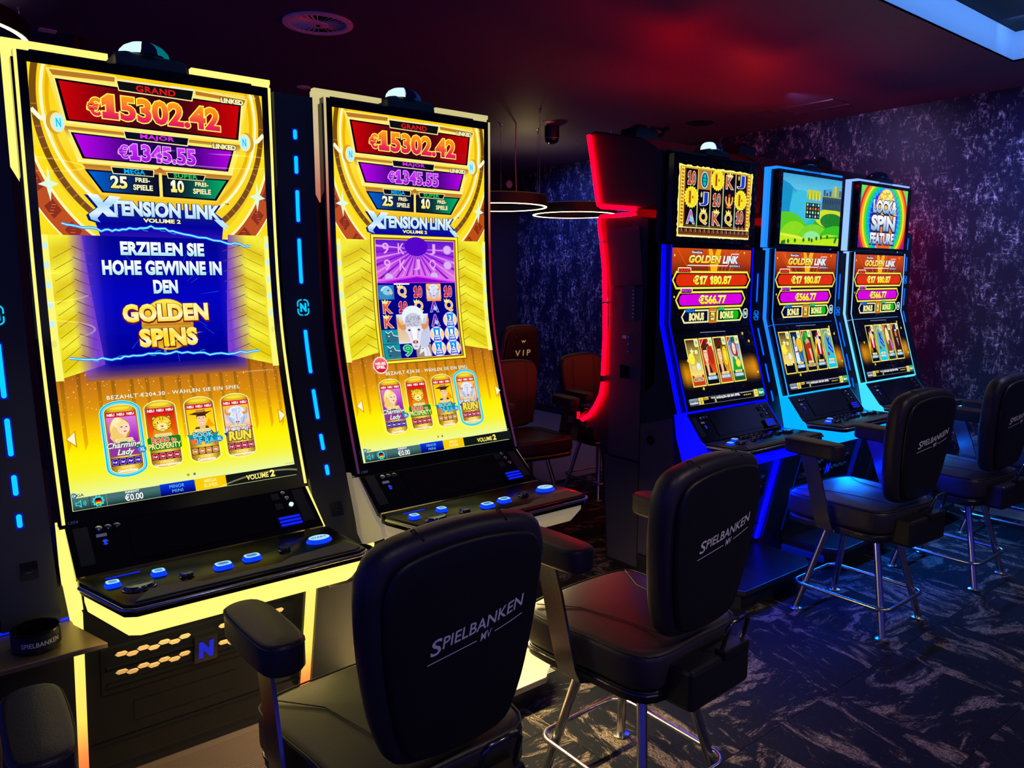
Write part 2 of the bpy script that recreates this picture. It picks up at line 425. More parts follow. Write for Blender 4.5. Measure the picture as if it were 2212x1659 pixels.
def face(A, kind, hi=False):
    """small game picture inside the unit box x -.5..+.5, v 0..1"""
    if kind == 'lady':
        A.rect(-.5, 0, .5, 1, vg(0, 1, (225, 120, 225), (150, 20, 190)))
        for dx, rx, c in ((-.1, .36, (200, 140, 40)), (-.12, .30, (250, 215, 130)), (-.16, .2, (255, 240, 190))): A.ell(dx, .45, rx, .44, c)
        A.poly([(-.3, .3), (-.45, .75), (-.3, .98), (.05, .98), (-.05, .5)], (245, 205, 110))
        A.ell(.04, .42, .21, .24, (255, 222, 195)); A.poly([(-.2, .25), (.1, .12), (.25, .3), (.1, .22), (-.12, .45)], (252, 225, 140))
        A.ell(-.02, .38, .05, .018, (60, 70, 60)); A.ell(.14, .38, .04, .018, (60, 70, 60)); A.ell(.08, .55, .06, .02, (205, 40, 60)); A.line([(.07, .4), (.1, .48)], .02, (225, 170, 140))
        A.poly([(-.25, 1), (-.1, .78), (.2, .8), (.42, 1)], (250, 215, 190)); A.poly([(-.18, 1), (0, .82), (.1, .9), (.12, 1)], (0, 110, 80))
    elif kind == 'tiger':
        A.rect(-.5, 0, .5, 1, vg(0, 1, (215, 25, 15), (255, 120, 0)))
        A.poly([(-.4, 1), (-.3, .6), (.3, .6), (.42, 1)], (225, 150, 20))
        for sx in (-1, 1): A.ell(sx*.26, .2, .1, .1, (120, 80, 10), up=sx < 0); A.ell(sx*.26, .21, .06, .06, (250, 200, 80), up=sx < 0)
        A.ell(0, .42, .36, .3, (140, 95, 10)); A.ell(0, .42, .33, .28, (250, 205, 40)); A.ell(0, .55, .18, .16, (255, 240, 150))
        for sx in (-1, 1):
            A.ell(sx*.15, .36, .07, .035, (255, 255, 200), up=sx < 0); A.ell(sx*.15, .37, .03, .03, (70, 50, 0), up=sx < 0)
            for q in (0, .09, .18): A.line([(sx*.34, .4+q), (sx*.2, .44+q)], .022, (130, 85, 10), up=False)
            A.line([(sx*.06, .16), (sx*.04, .28)], .025, (130, 85, 10), up=False)
        A.poly([(-.07, .5), (.07, .5), (0, .57)], (190, 60, 30)); A.line([(-.1, .66), (0, .62), (.1, .66)], .02, (110, 60, 10))
        A.line([(-.25, .8), (-.1, .95)], .03, (140, 90, 10)); A.line([(.25, .8), (.1, .95)], .03, (140, 90, 10))
    elif kind in ('explorer', 'explorer2', 'explorer3'):
        bg = {'explorer': ((255, 200, 0), (255, 235, 40)), 'explorer2': ((150, 25, 10), (235, 80, 20)), 'explorer3': ((20, 10, 5), (230, 160, 20))}[kind]
        A.rect(-.5, 0, .5, 1, vg(0, 1, *bg))
        if kind == 'explorer': A.poly([(.1, .75), (.3, .4), (.5, .75)], (255, 165, 0))
        if kind == 'explorer2': A.ell(.22, .4, .26, .3, (190, 40, 15)); A.band(.22, .38, .3, .3, .05, (235, 225, 190), 30, 180, 350)
        if kind == 'explorer3': A.ell(.27, .5, .2, .26, (255, 225, 0)); A.ell(.27, .5, .14, .19, (200, 160, 0)); A.ell(.27, .5, .11, .16, (255, 235, 60))
        dx = {'explorer': .02, 'explorer2': -.22, 'explorer3': -.2}[kind]; A.at(A.ox + dx*A.sx, A.ov, A.sx, A.sv)
        A.poly([(-.4, 1), (-.25, .72), (.2, .7), (.4, 1)], (95, 60, 25) if kind == 'explorer' else (60, 12, 10)); A.poly([(-.06, .99), (-.12, .66), (.12, .66), (.1, .99)], (235, 195, 150))
        A.ell(0, .42, .17, .25, (250, 205, 165)); A.poly([(-.18, .4), (-.17, .22), (.18, .22), (.19, .42), (.15, .3), (-.14, .3)], (60, 30, 10))
        A.poly([(-.46, .2), (-.2, .24), (.2, .24), (.44, .12), (.2, .15), (-.2, .13)], (70, 40, 15)); A.poly([(-.2, .17), (-.16, .03), (.0, .06), (.17, .02), (.2, .17)], (185, 140, 75) if kind == 'explorer' else (90, 25, 15)); A.line([(-.2, .165), (.2, .155)], .035, (110, 20, 15))
        for e in (-.08, .08): A.ell(e, .37, .03, .014, (40, 30, 20), up=e < 0)
        A.line([(.0, .38), (.03, .47)], .015, (200, 140, 100)); A.ell(.01, .54, .07, .025, (255, 250, 240)); A.line([(-.07, .525), (.09, .525)], .012, (160, 60, 50))
    elif kind == 'bison':
        A.rect(-.5, 0, .5, 1, vg(0, 1, (255, 190, 30), (245, 240, 255), (255, 150, 60)))
        A.ell(0, .42, .42, .4, (190, 205, 235)); A.ell(0, .3, .33, .26, (235, 240, 255))
        for sx in (-1, 1):
            A.poly([(sx*.22, .3), (sx*.38, .28), (sx*.42, .08), (sx*.47, .2), (sx*.44, .36), (sx*.26, .42)], (225, 150, 80), up=sx < 0)
            A.ell(sx*.13, .42, .035, .02, (60, 60, 90), up=sx < 0); A.line([(sx*.3, .5), (sx*.16, .85)], .03, (150, 165, 205), up=False)
        A.poly([(-.16, .3), (.16, .3), (.12, .72), (.06, .86), (-.06, .86), (-.12, .72)], (222, 228, 248)); A.line([(0, .34), (0, .6)], .03, (160, 170, 205))
        sparks(A, -.2, .12, .2, .34, 40, (170, 178, 210), .02)
        A.ell(0, .7, .09, .06, (225, 165, 150)); A.ell(-.04, .69, .022, .022, (70, 40, 60)); A.ell(.04, .69, .022, .022, (70, 40, 60), up=False); A.line([(-.05, .78), (.05, .78)], .015, (130, 110, 140))
    elif kind == 'star':
        A.rect(-.5, 0, .5, 1, vg(0, 1, (70, 20, 10), (235, 120, 10), (255, 215, 20), (255, 235, 120)))
        A.ell(-.25, .5, .25, .15, (255, 240, 60)); ps = []
        for k in range(10): a = PI/5*k - PI/2; q = .2 if k % 2 == 0 else .08; ps.append((-.12 + q*math.cos(a), .32 + q*.62*math.sin(a)))
        A.poly(ps, (255, 250, 170)); A.line([(-.1, .36), (.3, .62)], .03, (200, 130, 20)); A.rr(.1, .28, .34, .38, .02, (255, 240, 150)); A.ell(-.2, .74, .15, .06, (255, 210, 140)); A.ell(.2, .72, .16, .1, (220, 245, 255))
    elif kind == 'irish':
        A.rect(-.5, 0, .5, 1, vg(0, 1, (40, 120, 220), (240, 200, 235), (230, 240, 200)))
        A.ell(-.05, .32, .27, .22, (175, 60, 25)); A.ell(.1, .45, .15, .15, (165, 50, 20)); A.ell(-.03, .33, .15, .16, (255, 225, 205)); A.poly([(-.3, .18), (.2, .12), (.12, .0), (-.1, .02)], (0, 110, 50)); A.poly([(-.5, .22), (-.35, .02), (-.1, .22)], (50, 140, 220))
        for e in (-.09, .03): A.ell(e, .31, .022, .012, (30, 60, 40), up=e < 0)
        A.ell(-.02, .42, .04, .012, (200, 30, 50)); A.poly([(-.45, .95), (-.3, .56), (.3, .56), (.45, .95)], (30, 165, 40)); A.poly([(-.15, .56), (.14, .56), (0, .7)], (255, 225, 205)); A.ell(.12, .74, .22, .12, (250, 215, 0)); A.ell(.12, .74, .16, .085, (255, 240, 90))
    elif kind == 'wizard':
        A.rect(-.5, 0, .5, 1, vg(0, 1, (0, 20, 60), (0, 110, 200), (240, 220, 120), (0, 120, 190)))
        A.ell(.25, .4, .28, .22, (255, 215, 40)); A.ell(.25, .4, .2, .15, (250, 190, 20)); A.ell(-.2, .3, .12, .12, (235, 190, 150)); A.poly([(-.32, .2), (-.08, .2), (-.2, .12)], (245, 240, 230)); A.poly([(-.38, .95), (-.32, .38), (-.2, .48), (-.06, .38), (.05, .95)], (235, 235, 250)); A.line([(.0, .4), (.3, .9)], .05, (190, 130, 40)); A.line([(-.3, .62), (0, .6)], .04, (150, 60, 40))
    elif kind == 'imp':
        A.rect(-.5, 0, .5, 1, vg(0, 1, (25, 80, 20), (190, 220, 60), (30, 30, 10)))
        A.ell(-.15, .2, .32, .17, (20, 150, 35)); A.ell(.0, .12, .14, .1, (40, 200, 50)); A.ell(.02, .4, .24, .17, (245, 160, 120)); A.poly([(-.35, .42), (.3, .36), (.35, .8), (.1, 1), (-.3, 1)], (185, 45, 15)); A.poly([(0, .55), (.25, .55), (.3, .95), (.15, .95)], (250, 190, 140)); A.ell(-.05, .37, .03, .02, (30, 20, 10)); A.ell(.1, .37, .03, .02, (30, 20, 10), up=False)
    elif kind == 'masked':
        A.rect(-.5, 0, .5, 1, vg(0, 1, (8, 5, 5), (20, 10, 5), (250, 210, 30), (30, 15, 5)), (1, 6))
        A.poly([(-.4, .7), (-.2, .2), (.35, .3), (.4, .75)], (245, 205, 40)); A.ell(.08, .2, .17, .15, (150, 15, 30)); A.ell(.08, .28, .12, .12, (235, 220, 240)); A.line([(-.04, .22), (.2, .22)], .05, (150, 190, 240)); A.poly([(-.3, .75), (-.2, .42), (.36, .42), (.42, .75), (.2, .8), (-.1, .8)], (170, 20, 40)); A.poly([(-.05, .42), (.22, .42), (.14, .76), (.04, .76)], (240, 240, 250)); A.poly([(-.15, 1), (-.1, .76), (.3, .76), (.35, 1)], (12, 8, 12))
    elif kind == 'dolphin':
        A.rect(-.5, 0, .5, 1, vg(0, 1, (130, 160, 80), (190, 235, 250), (225, 250, 255), (0, 200, 225)))
        A.band(-.05, .35, .4, .3, .07, (190, 190, 170), 30, 180, 350); A.poly([(-.15, .2), (.05, .3), (.3, .22), (.12, .38), (.4, .6), (.42, .8), (.2, .72), (-.1, .6), (-.05, .45)], (20, 60, 215)); A.line([(.0, .5), (.35, .68)], .05, (120, 190, 255)); A.ell(-.2, .78, .12, .06, (140, 50, 60)); A.rect(-.5, .88, .5, 1, (0, 205, 225))
    elif kind == 'blonde':
        A.rect(-.5, 0, .5, 1, vg(0, 1, (120, 60, 30), (240, 190, 120), (200, 100, 230), (60, 120, 40)))
        A.ell(-.1, .4, .26, .3, (250, 220, 130)); A.ell(0, .35, .15, .16, (255, 225, 200)); A.poly([(-.2, .9), (-.1, .55), (.2, .55), (.2, .95)], (165, 40, 60)); A.poly([(.1, .5), (.35, .55), (.4, .95), (.25, .95)], (190, 110, 235)); A.ell(0, .43, .04, .014, (210, 40, 60))
    elif kind == 'pharaoh':
        A.rect(-.5, 0, .5, 1, vg(0, 1, (90, 25, 20), (255, 215, 80), (60, 10, 15)))
        A.poly([(-.25, .05), (.05, .0), (.15, .3), (-.1, .35)], (10, 50, 80)); A.ell(0, .35, .13, .13, (210, 130, 80)); A.poly([(-.3, 1), (-.2, .45), (.25, .45), (.3, 1)], (50, 25, 30)); A.poly([(-.05, .5), (.12, .5), (.1, .8)], (240, 190, 150)); A.ell(.05, .22, .16, .03, (230, 235, 255))

def game_card(A, cx, kind, chip, title, sel):
    v0, v1 = .978, 1.178; hw = .0425
    def shape(g):
        ps = [(-hw-g, v0+.028)]
        ps += [((hw+g)*math.cos(math.radians(a)), v0+.022 - (.022+g)*math.sin(math.radians(a))) for a in range(180, -1, -15)]
        ps += [((hw+g)*math.cos(math.radians(a)), v1-.018 + (.018+g)*math.sin(math.radians(a))) for a in range(0, 181, 15)]
        return ps
    A.at(cx)
    if sel: A.poly(shape(.0125), (170, 245, 255)); A.poly(shape(.0105), (0, 190, 235)); A.poly(shape(.0068), (120, 240, 255)); A.poly(shape(.004), (0, 160, 200))
    A.poly(shape(.0026), (255, 250, 170)); A.poly(shape(0), hg(-hw, hw, (150, 105, 10), (240, 200, 60), (250, 215, 90), (160, 115, 15)), (8, 1))
    A.ell(0, v0+.012, .034, .009, (225, 185, 20)); A.ell(0, v0+.010, .026, .005, (250, 225, 60))
    A.rect(-.039, v0+.021, .039, v1-.083, (205, 25, 45))
    for k in (-1, 0, 1): A.text('NEU', k*.026-.0098, v0+.0245, k*.026+.0098, v0+.0325, W_, .04)
    A.at(cx, v0+.036, .078, .078); clip = A.clip; A.clip = (cx-.039, clip[1], cx+.039, clip[3]); face(A, kind); A.clip = clip
    A.at(cx)
    A.rr(-.026, v0+.098, .026, v0+.109, .005, GOLDD); A.rr(-.025, v0+.0985, .025, v0+.1085, .0048, (255, 245, 175)); A.text('CASHFUSION', -.022, v0+.1, .022, v0+.1072, (225, 175, 60), .02)
    if title == 'lady':
        A.rect(-.04, v0+.112, .04, v0+.150, (150, 50, 160)); A.text('Charming', -.047, v0+.109, .043, v0+.131, (245, 255, 235), .02, (.045, (0, 100, 60)), .35)
        A.text('Lady', -.022, v0+.130, .024, v0+.152, (245, 255, 235), .02, (.045, (0, 100, 60)), .35); A.ell(.045, v0+.137, .0115, .0105, (20, 150, 225)); A.text('XL', .038, v0+.132, .052, v0+.142, (230, 250, 255), .04, (.06, (0, 40, 120)))
    elif title == 'road':
        A.rr(-.046, v0+.108, .047, v0+.147, .006, (20, 130, 30)); A.text('ROAD', -.034, v0+.110, .014, v0+.126, (235, 60, 40), .03, (.05, (255, 245, 200)))
        A.text('to', .02, v0+.115, .034, v0+.125, (235, 60, 40), .03, (.05, (255, 245, 200))); A.text('PROSPERITY', -.045, v0+.127, .046, v0+.144, (255, 245, 150), .03, (.05, (15, 90, 20)))
    elif title == 'book':
        A.poly([(-.048, v0+.112), (-.03, v0+.118), (.03, v0+.118), (.048, v0+.112), (.034, v0+.138), (-.034, v0+.138)], (0, 150, 160)); A.text('BOOK', -.030, v0+.109, .030, v0+.125, (120, 235, 250), .03, (.06, (0, 70, 120)))
        A.text('OF RA', -.034, v0+.126, .032, v0+.145, (90, 215, 245), .03, (.06, (10, 60, 130))); A.ell(-.029, v0+.1355, .0085, .008, (245, 110, 50)); A.ell(.046, v0+.135, .011, .010, (20, 150, 225)); A.text('XL', .039, v0+.130, .053, v0+.140, (230, 250, 255), .04, (.06, (0, 40, 120)))
    else:
        A.text('RUMBLING', -.042, v0+.106, .036, v0+.121, (240, 250, 255), .03, (.06, (20, 60, 160)), .2); A.text('RUN', -.035, v0+.118, .037, v0+.148, (255, 230, 60), .05, (.07, (90, 70, 60)), .1)
        A.poly([(-.048, v0+.122), (-.036, v0+.120), (-.038, v0+.134)], (30, 60, 170)); A.ell(.04, v0+.11, .004, .004, (230, 30, 60))
    A.rect(-.040, v1-.045, .040, v1-.023, tuple(int(q*.35) for q in chip))
    for k, t in enumerate(('1¢', '2¢', '5¢', '10¢')):
        x = -.030 + k*.020; A.rr(x-.0085, v1-.043, x+.0085, v1-.025, .004, mix(chip, W_, .65)); A.rr(x-.0075, v1-.042, x+.0075, v1-.026, .0035, chip); A.text(t, x-.005, v1-.037, x+.005, v1-.030, W_, .03)
    A.text('25 LINIEN' if title in ('lady', 'book') else '1024', -.018, v1-.019, .018, v1-.014, (255, 240, 170), .02)
    A.text('Gewinnlinien' if title in ('lady', 'book') else 'Gewinnmöglichkeiten', -.026 if title in ('lady', 'book') else -.036, v1-.012, .026 if title in ('lady', 'book') else .036, v1-.003, W_, .03)
    A.at()

def tall_picture(root, which):
    A = Art(PA, (-.3205, .029, .3205, 1.2625), .0012)
    R = (-.3205, .029, .3205, 1.2625)
    def base(x, v):
        if v < .86:
            t = abs(x)/.32; return mix((255, 228, 0), (235, 200, 10), .5+.5*math.sin(v*31+x*9)) if v > .2 else mix((255, 240, 30), (240, 205, 20), t)
        return vg(.86, 1.23, (160, 90, 20), (205, 125, 20), (225, 150, 10), (255, 205, 0), (255, 245, 0), (250, 245, 40), (235, 250, 170))(x, v)
    A.rect(*R, base, (4, 60))
    for k in range(15): # soft folds of the curtain backdrop
        x = -.31 + k*.044 + rnd.uniform(-.006, .006); A.poly([(x, .86), (x+.010, .86), (x+.010, 1.08), (x, 1.10)], vg(.86, 1.1, (135, 72, 15), (250, 190, 5)), (1, 6), up=k == 0)
    sparks(A, -.32, .87, .32, 1.09, 380, (255, 215, 90), .0016)
    A.rect(-.32, .49, .32, .86, vg(.49, .86, (120, 80, 20), (90, 60, 20)))
    # sweeping golden rings round the jackpots
    A.band(0, .12, .40, .50, .004, (255, 250, 190), 90, 0, 180); A.band(0, .12, .396, .496, .050, (190, 80, 15), 90, 0, 180, .058); A.band(0, .12, .347, .44, .008, (255, 248, 170), 90, 0, 180)
    for k in range(17):
        a = math.radians(8 + k*10.2); c = [(math.cos(a+da)*r_*.396, .12 + math.sin(a+da)*r_*.496) for da, r_ in ((-.045, .97), (.045, .97), (.045, .90), (-.045, .90))]
        A.poly(c, (140, 45, 10), up=k == 0); cx, cv = math.cos(a)*.372, .12+math.sin(a)*.465
        for q in (-.012, -.004, .004, .012): A.line([(cx-.008*math.sin(a)+q*math.cos(a)*.4, cv+q), (cx+.008*math.sin(a)+q*math.cos(a)*.4, cv+q)], .0022, (225, 120, 40), up=False)
    A.band(0, .12, .338, .43, .020, (255, 225, 20), 90, -20, 200); A.band(0, .12, .321, .384, .016, (120, 75, 15), 90, -15, 195, .018)
    for k in range(40): a = math.radians(2 + k*4.5); A.line([(math.cos(a)*.306, .12+math.sin(a)*.368), (math.cos(a)*.320, .12+math.sin(a)*.382)], .003, (185, 110, 40), up=k == 0)
    A.band(0, .12, .303, .362, .03, (250, 215, 20), 90, -25, 205, .04); A.band(0, .12, .298, .330, .008, (255, 250, 200), 90, -25, 205)
    A.ell(0, .12, .290, .322, vg(0, .44, (255, 205, 10), (255, 225, 40), (240, 190, 0)), 60, (1, 8))
    A.band(0, .12, .285, .315, .010, (235, 180, 10), 90, -25, 205)
    for sx in (-1, 1):
        A.poly([(sx*.292, .300), (sx*.296, .338), (sx*.318, .350), (sx*.298, .356), (sx*.290, .395), (sx*.286, .356), (sx*.268, .346), (sx*.287, .338)], (225, 250, 225), up=sx < 0)
    # grand
    A.poly([(-.277, .036), (-.103, .033), (-.101, .044), (.110, .041), (.112, .037), (.274, .045), (.247, .184), (-.247, .184)], vg(.03, .19, (255, 240, 120), (250, 215, 60), (255, 235, 110)))
    A.poly([(-.270, .040), (-.106, .037), (-.108, .050), (-.262, .054)], (185, 120, 40)); A.poly([(.115, .043), (.268, .049), (.264, .058), (.116, .054)], (185, 120, 40), up=False)
    A.poly([(-.262, .056), (.262, .060), (.243, .180), (-.243, .180)], (255, 240, 130))
    A.poly([(-.257, .062), (.253, .066), (.239, .174), (-.237, .172)], K_)
    A.poly([(-.249, .067), (.246, .070), (.232, .170), (-.230, .168)], hg(-.25, .25, (205, 0, 5), (150, 0, 5), (75, 5, 15), (50, 5, 12), (70, 5, 15), (160, 0, 5), (210, 0, 0)), (14, 1))
    A.poly([(-.104, .044), (.112, .042), (.105, .075), (-.099, .073)], GOLDL); A.poly([(-.101, .046), (.109, .044), (.102, .072), (-.097, .070)], (12, 14, 14))
    A.text('GRAND', -.052, .050, .057, .068, (225, 20, 20), .03, sp=1.1)
    A.rect(-.101, .0405, .110, .0425, (225, 235, 255)); A.text('POWER FAIL LOGIC DOOR', .045, .0375, .110, .0415, W_, .01)
    nf = vg(.084, .155, (255, 165, 20), (255, 130, 30), (240, 60, 70), (225, 15, 100))
    A.text('€', -.182, .100, -.148, .150, nf, .03, (.045, (255, 245, 90)))
    A.text('15302.42', -.145, .086, .184, .155, nf, .040, (.035, (255, 245, 90)), sp=1.0, fig=True)
    A.text('LINKED', .190, .051, .260, .066, (255, 252, 190), .05, (.09, (50, 30, 0)))
    A.text('TEMPORARY CHANGE OF LANGUAGE AVAILABLE', .165, .037, .300, .041, (235, 240, 225), 0.0)
    # major
    A.poly([(-.247, .187), (.247, .189), (.214, .284), (-.216, .282)], vg(.187, .284, (180, 110, 30), (255, 240, 120), (255, 235, 90), (255, 245, 170)), (1, 8))
    A.poly([(-.235, .196), (.232, .198), (.208, .279), (-.210, .277)], (255, 238, 110))
    A.poly([(-.229, .202), (.223, .207), (.202, .274), (-.204, .271)], K_)
    A.poly([(-.221, .206), (.216, .211), (.196, .270), (-.198, .267)], hg(-.22, .22, (190, 0, 235), (130, 0, 190), (50, 0, 110), (25, 0, 70), (45, 0, 100), (120, 0, 180), (190, 0, 230)), (14, 1))
    A.poly([(-.094, .183), (.090, .183), (.084, .209), (-.089, .207)], GOLDL); A.poly([(-.091, .185), (.087, .185), (.082, .206), (-.087, .204)], (8, 8, 14))
    A.text('MAJOR', -.049, .187, .046, .203, (225, 40, 240), .03, sp=1.1)
    pf = vg(.215, .266, (205, 60, 255), (160, 10, 215))
    A.text('€', -.110, .223, -.083, .261, pf, .02, (.035, (255, 190, 255)))
    A.text('1345.55', -.080, .217, .105, .265, pf, .035, (.032, (255, 190, 255)), fig=True)
    A.text('LINKED', .158, .192, .230, .207, (255, 252, 190), .05, (.09, (50, 30, 0)))
    # mega, super
    A.poly([(-.205, .286), (.214, .286), (.165, .374), (-.166, .369)], vg(.286, .372, (180, 110, 30), (255, 235, 90), (250, 205, 40)), (1, 6))
    A.poly([(-.201, .300), (-.005, .300), (-.005, .364), (-.160, .362)], K_); A.poly([(.005, .300), (.204, .299), (.161, .366), (.004, .364)], K_, up=False)
    A.poly([(-.192, .304), (-.009, .304), (-.009, .360), (-.156, .358)], hg(-.19, -.01, (0, 95, 215), (5, 70, 150), (10, 30, 60), (8, 12, 25)), (8, 1))
    A.poly([(.009, .304), (.194, .303), (.156, .361), (.009, .360)], hg(.01, .19, (8, 18, 25), (10, 45, 45), (5, 120, 80), (0, 175, 95)), (8, 1), up=False)
    A.poly([(-.134, .287), (-.016, .287), (-.018, .308), (-.129, .307)], GOLDL); A.poly([(.017, .290), (.133, .290), (.126, .309), (.021, .309)], GOLDL, up=False)
    A.poly([(-.131, .289), (-.019, .289), (-.020, .306), (-.127, .305)], (6, 8, 18)); A.poly([(.020, .292), (.130, .292), (.124, .307), (.023, .307)], (6, 8, 18), up=False)
    A.text('MEGA', -.099, .290, -.042, .304, (0, 175, 255), .03, sp=1.1); A.text('SUPER', .038, .293, .108, .305, (30, 205, 85), .03, sp=1.1)
    yf = vg(.312, .350, (255, 255, 240), (255, 250, 200), (255, 225, 60))
    A.text('25', -.137, .312, -.092, .348, yf, .04, (.05, K_)); A.text('10', .028, .312, .066, .349, yf, .04, (.05, K_), fig=True)
    for x in (-.050, .119): A.text('FREI-', x-.020, .313, x+.020, .326, (255, 250, 190), .035, (.05, K_)); A.text('SPIELE', x-.027, .333, x+.027, .349, (255, 250, 190), .035, (.05, K_))
    A.rect(-.0035, .284, .0035, .366, (255, 235, 110)); A.poly([(-.012, .287), (0, .278), (.012, .287), (0, .296)], (190, 110, 30))
    # knobs
    for sx in (-1, 1):
        c = sx*.265; A.line([(sx*.32, .150), (sx*.30, .172), (sx*.268, .180)], .012, (255, 250, 220)); A.ell(c, .180, .022, .031, (215, 160, 40)); A.ell(c - sx*.006, .180, .018, .027, (255, 235, 150)); A.ell(c - sx*.008, .180, .014, .023, (190, 245, 255))
        A.text('N', c-sx*.008-.006, .168, c-sx*.008+.006, .192, (0, 200, 245), .03)
    # name
    A.poly([(-.19, .425), (-.15, .40), (.15, .40), (.18, .425), (.17, .50), (-.17, .50)], vg(.40, .50, (20, 30, 170), (0, 0, 150), (60, 20, 190)), (6, 6))
    lf = vg(.372, .43, (255, 255, 255), (200, 240, 255), (235, 250, 255), (140, 200, 245))
    A.text('TENSION', -.143, .381, .052, .426, lf, .05, (.07, (10, 20, 110), .003)); A.text('LINK', .064, .381, .170, .425, lf, .05, (.07, (10, 20, 110), .003))
    X1 = [(-.201, .367), (-.172, .369), (-.159, .390), (-.142, .370), (-.112, .372), (-.146, .405), (-.122, .430), (-.152, .430), (-.163, .418), (-.178, .436), (-.170, .447), (-.194, .440), (-.199, .425), (-.174, .404)]
    A.poly([(p[0]*1.02-.003, p[1]+.003) for p in X1], (10, 20, 110)); A.poly(X1, vg(.367, .447, (255, 255, 255), (170, 220, 250), (225, 245, 255), (110, 170, 235)), (1, 6))
    A.poly([(.150, .425), (.176, .425), (.197, .448), (.182, .444), (.190, .460), (.168, .442)], (190, 230, 250)); A.text('TM', .186, .372, .198, .378, (60, 80, 80), .02)
    A.text('VOLUME 2', -.056, .430, .050, .442, (255, 252, 170), .04, (.06, (20, 20, 60)))
    # doors
    def door(sx, v0, v1i, v1o, inner, fade):
        def f(x, v):
            t = (abs(x)-inner)/(.32-inner); c = mix((225, 200, 10), (250, 245, 60), .5+.5*math.sin(v*60 - abs(x)*30)); 
            return mix((120, 60, 210), c, min(1, .15+t*2.2)) if fade else c
        A.poly([(sx*.327, v0), (sx*inner, v0), (sx*(inner-.03 if fade else inner), v1i), (sx*.327, v1o)], f, (8, 12))
        A.poly([(sx*.327, v0), (sx*.306, v0), (sx*.300, v1o), (sx*.327, v1o)], (252, 248, 120))
        n = 11
        for k in range(n):
            v = v0 + .03 + (v1i-v0-.03)*k/n; mid = (inner+.30)/2 - .012
            A.line([(sx*.297, v+.035+k*.0012), (sx*mid, v+.006)], .0016, (150, 120, 10), up=k == 0); A.line([(sx*mid, v), (sx*(inner-(0.02 if fade else -.004)), v+.022)], .002, (90, 60, 90) if fade else (120, 95, 20), up=False)
        A.ell(sx*.314, v0+.03, .006, .010, (200, 240, 255))
        for k in range(1, 6): A.ell(sx*.314, v0+.03+k*.055, .006, .010, (200, 240, 255) if k < 5 else (235, 230, 120), up=False)
    if which == 'A':
        def bl(x, v):
            e = max(0, (abs(x+.003)-.15)/.09); b = mix((0, 0, 190), (0, 0, 140), abs(v-.67)/.2); c = mix(b, (150, 90, 230), e*e)
            if v > .86: c = mix(c, vg(.86, 1.0, (110, 60, 120), (200, 125, 25), (205, 130, 20))(x, v), (v-.86)/.045)
            return c
        A.rect(-.245, .485, .215, .905, bl, (14, 28))
        for k in range(22):
            a = rnd.uniform(0, 2*PI); r0 = rnd.uniform(.08, .14); r1 = r0 + rnd.uniform(.03, .07)
            A.line([(-.003+r0*math.cos(a)*.9, .67+r0*math.sin(a)), (-.003+r1*math.cos(a)*.9, .67+r1*math.sin(a))], [.0005, .0024], (25, 60, 215), up=k == 0)
        door(-1, .486, .858, .897, .222, True); door(1, .470, .850, .897, .190, True)
        tf = lambda a, b: vg(a, b, W_, (240, 252, 255), (165, 225, 245))
        A.text('ERZIELEN SIE', -.124, .499, .114, .540, tf(.499, .540), .052, (.02, (0, 0, 60), .002), sp=1.03)
        A.text('HOHE GEWINNE IN', -.176, .554, .164, .598, tf(.554, .598), .052, (.02, (0, 0, 60), .002), sp=1.03)
        A.text('DEN', -.042, .612, .028, .653, tf(.612, .653), .052, (.02, (0, 0, 60), .002), sp=1.03)
        A.ell(-.010, .747, .075, .079, (150, 90, 0), 40); A.ell(-.010, .747, .073, .077, vg(.67, .826, (255, 240, 80), (240, 185, 20), (200, 130, 10), (245, 200, 50)), 40, (1, 8)); A.rect(-.078, .744, .058, .750, (190, 130, 30))
        gf = lambda a, b: vg(a, b, (255, 250, 150), (255, 220, 40), (255, 255, 220), (255, 215, 20))
        A.text('GOLDEN', -.133, .683, .112, .738, gf(.683, .738), .06, (.045, (110, 20, 10), .002), sp=1.05)
        A.text('SPINS', -.094, .757, .073, .814, gf(.757, .814), .06, (.045, (110, 20, 10), .002), sp=1.05)
        bolt(A, [(-.269, .455), (-.17, .470), (-.105, .464), (-.036, .455), (.034, .466), (.188, .495), (.26, .505)], 3)
        bolt(A, [(-.28, .833), (-.185, .843), (-.105, .837), (.005, .833), (.12, .847), (.26, .843)], 5)
    else:
        door(-1, .470, .876, .905, .188, False); door(1, .463, .868, .897, .168, False)
        cx = -.002
        A.rect(-.190, .449, .190, .923, (120, 70, 10)); A.rect(-.187, .451, .187, .920, hg(-.19, .19, (255, 245, 60), (235, 190, 20), (235, 190, 20), (255, 245, 60))); A.rect(-.178, .460, .178, .912, (150, 85, 25)); A.rect(-.172, .466, .171, .907, (255, 235, 90)); A.rect(-.170, .468, .169, .905, (0, 0, 120))
        A.rect(-.170, .468, .169, .625, vg(.468, .625, (90, 20, 210), (185, 60, 230), (240, 130, 220)), (4, 6))
        for k in range(26):
            a = math.radians(-8 + k*7.6); r1 = .26; A.clip = (-.170, .468, .169, .610)
            A.poly([(0, .50), (r1*math.cos(a), .50 + r1*math.sin(a)), (r1*math.cos(a+.05), .50 + r1*math.sin(a+.05))], (225, 140, 240) if k % 2 else (120, 20, 200), up=k == 0)
        A.clip = R
        ghost = mix((225, 140, 240), W_, .25)
        for x, v, t in ((-.13, .497, '9'), (-.065, .497, 'K'), (.0, .497, 'A'), (.07, .497, 'J'), (-.125, .557, '9'), (-.06, .557, 'K'), (.0, .555, 'J'), (.07, .555, 'Q')): A.text(t, x-.014, v-.018, x+.014, v+.022, ghost, .01)
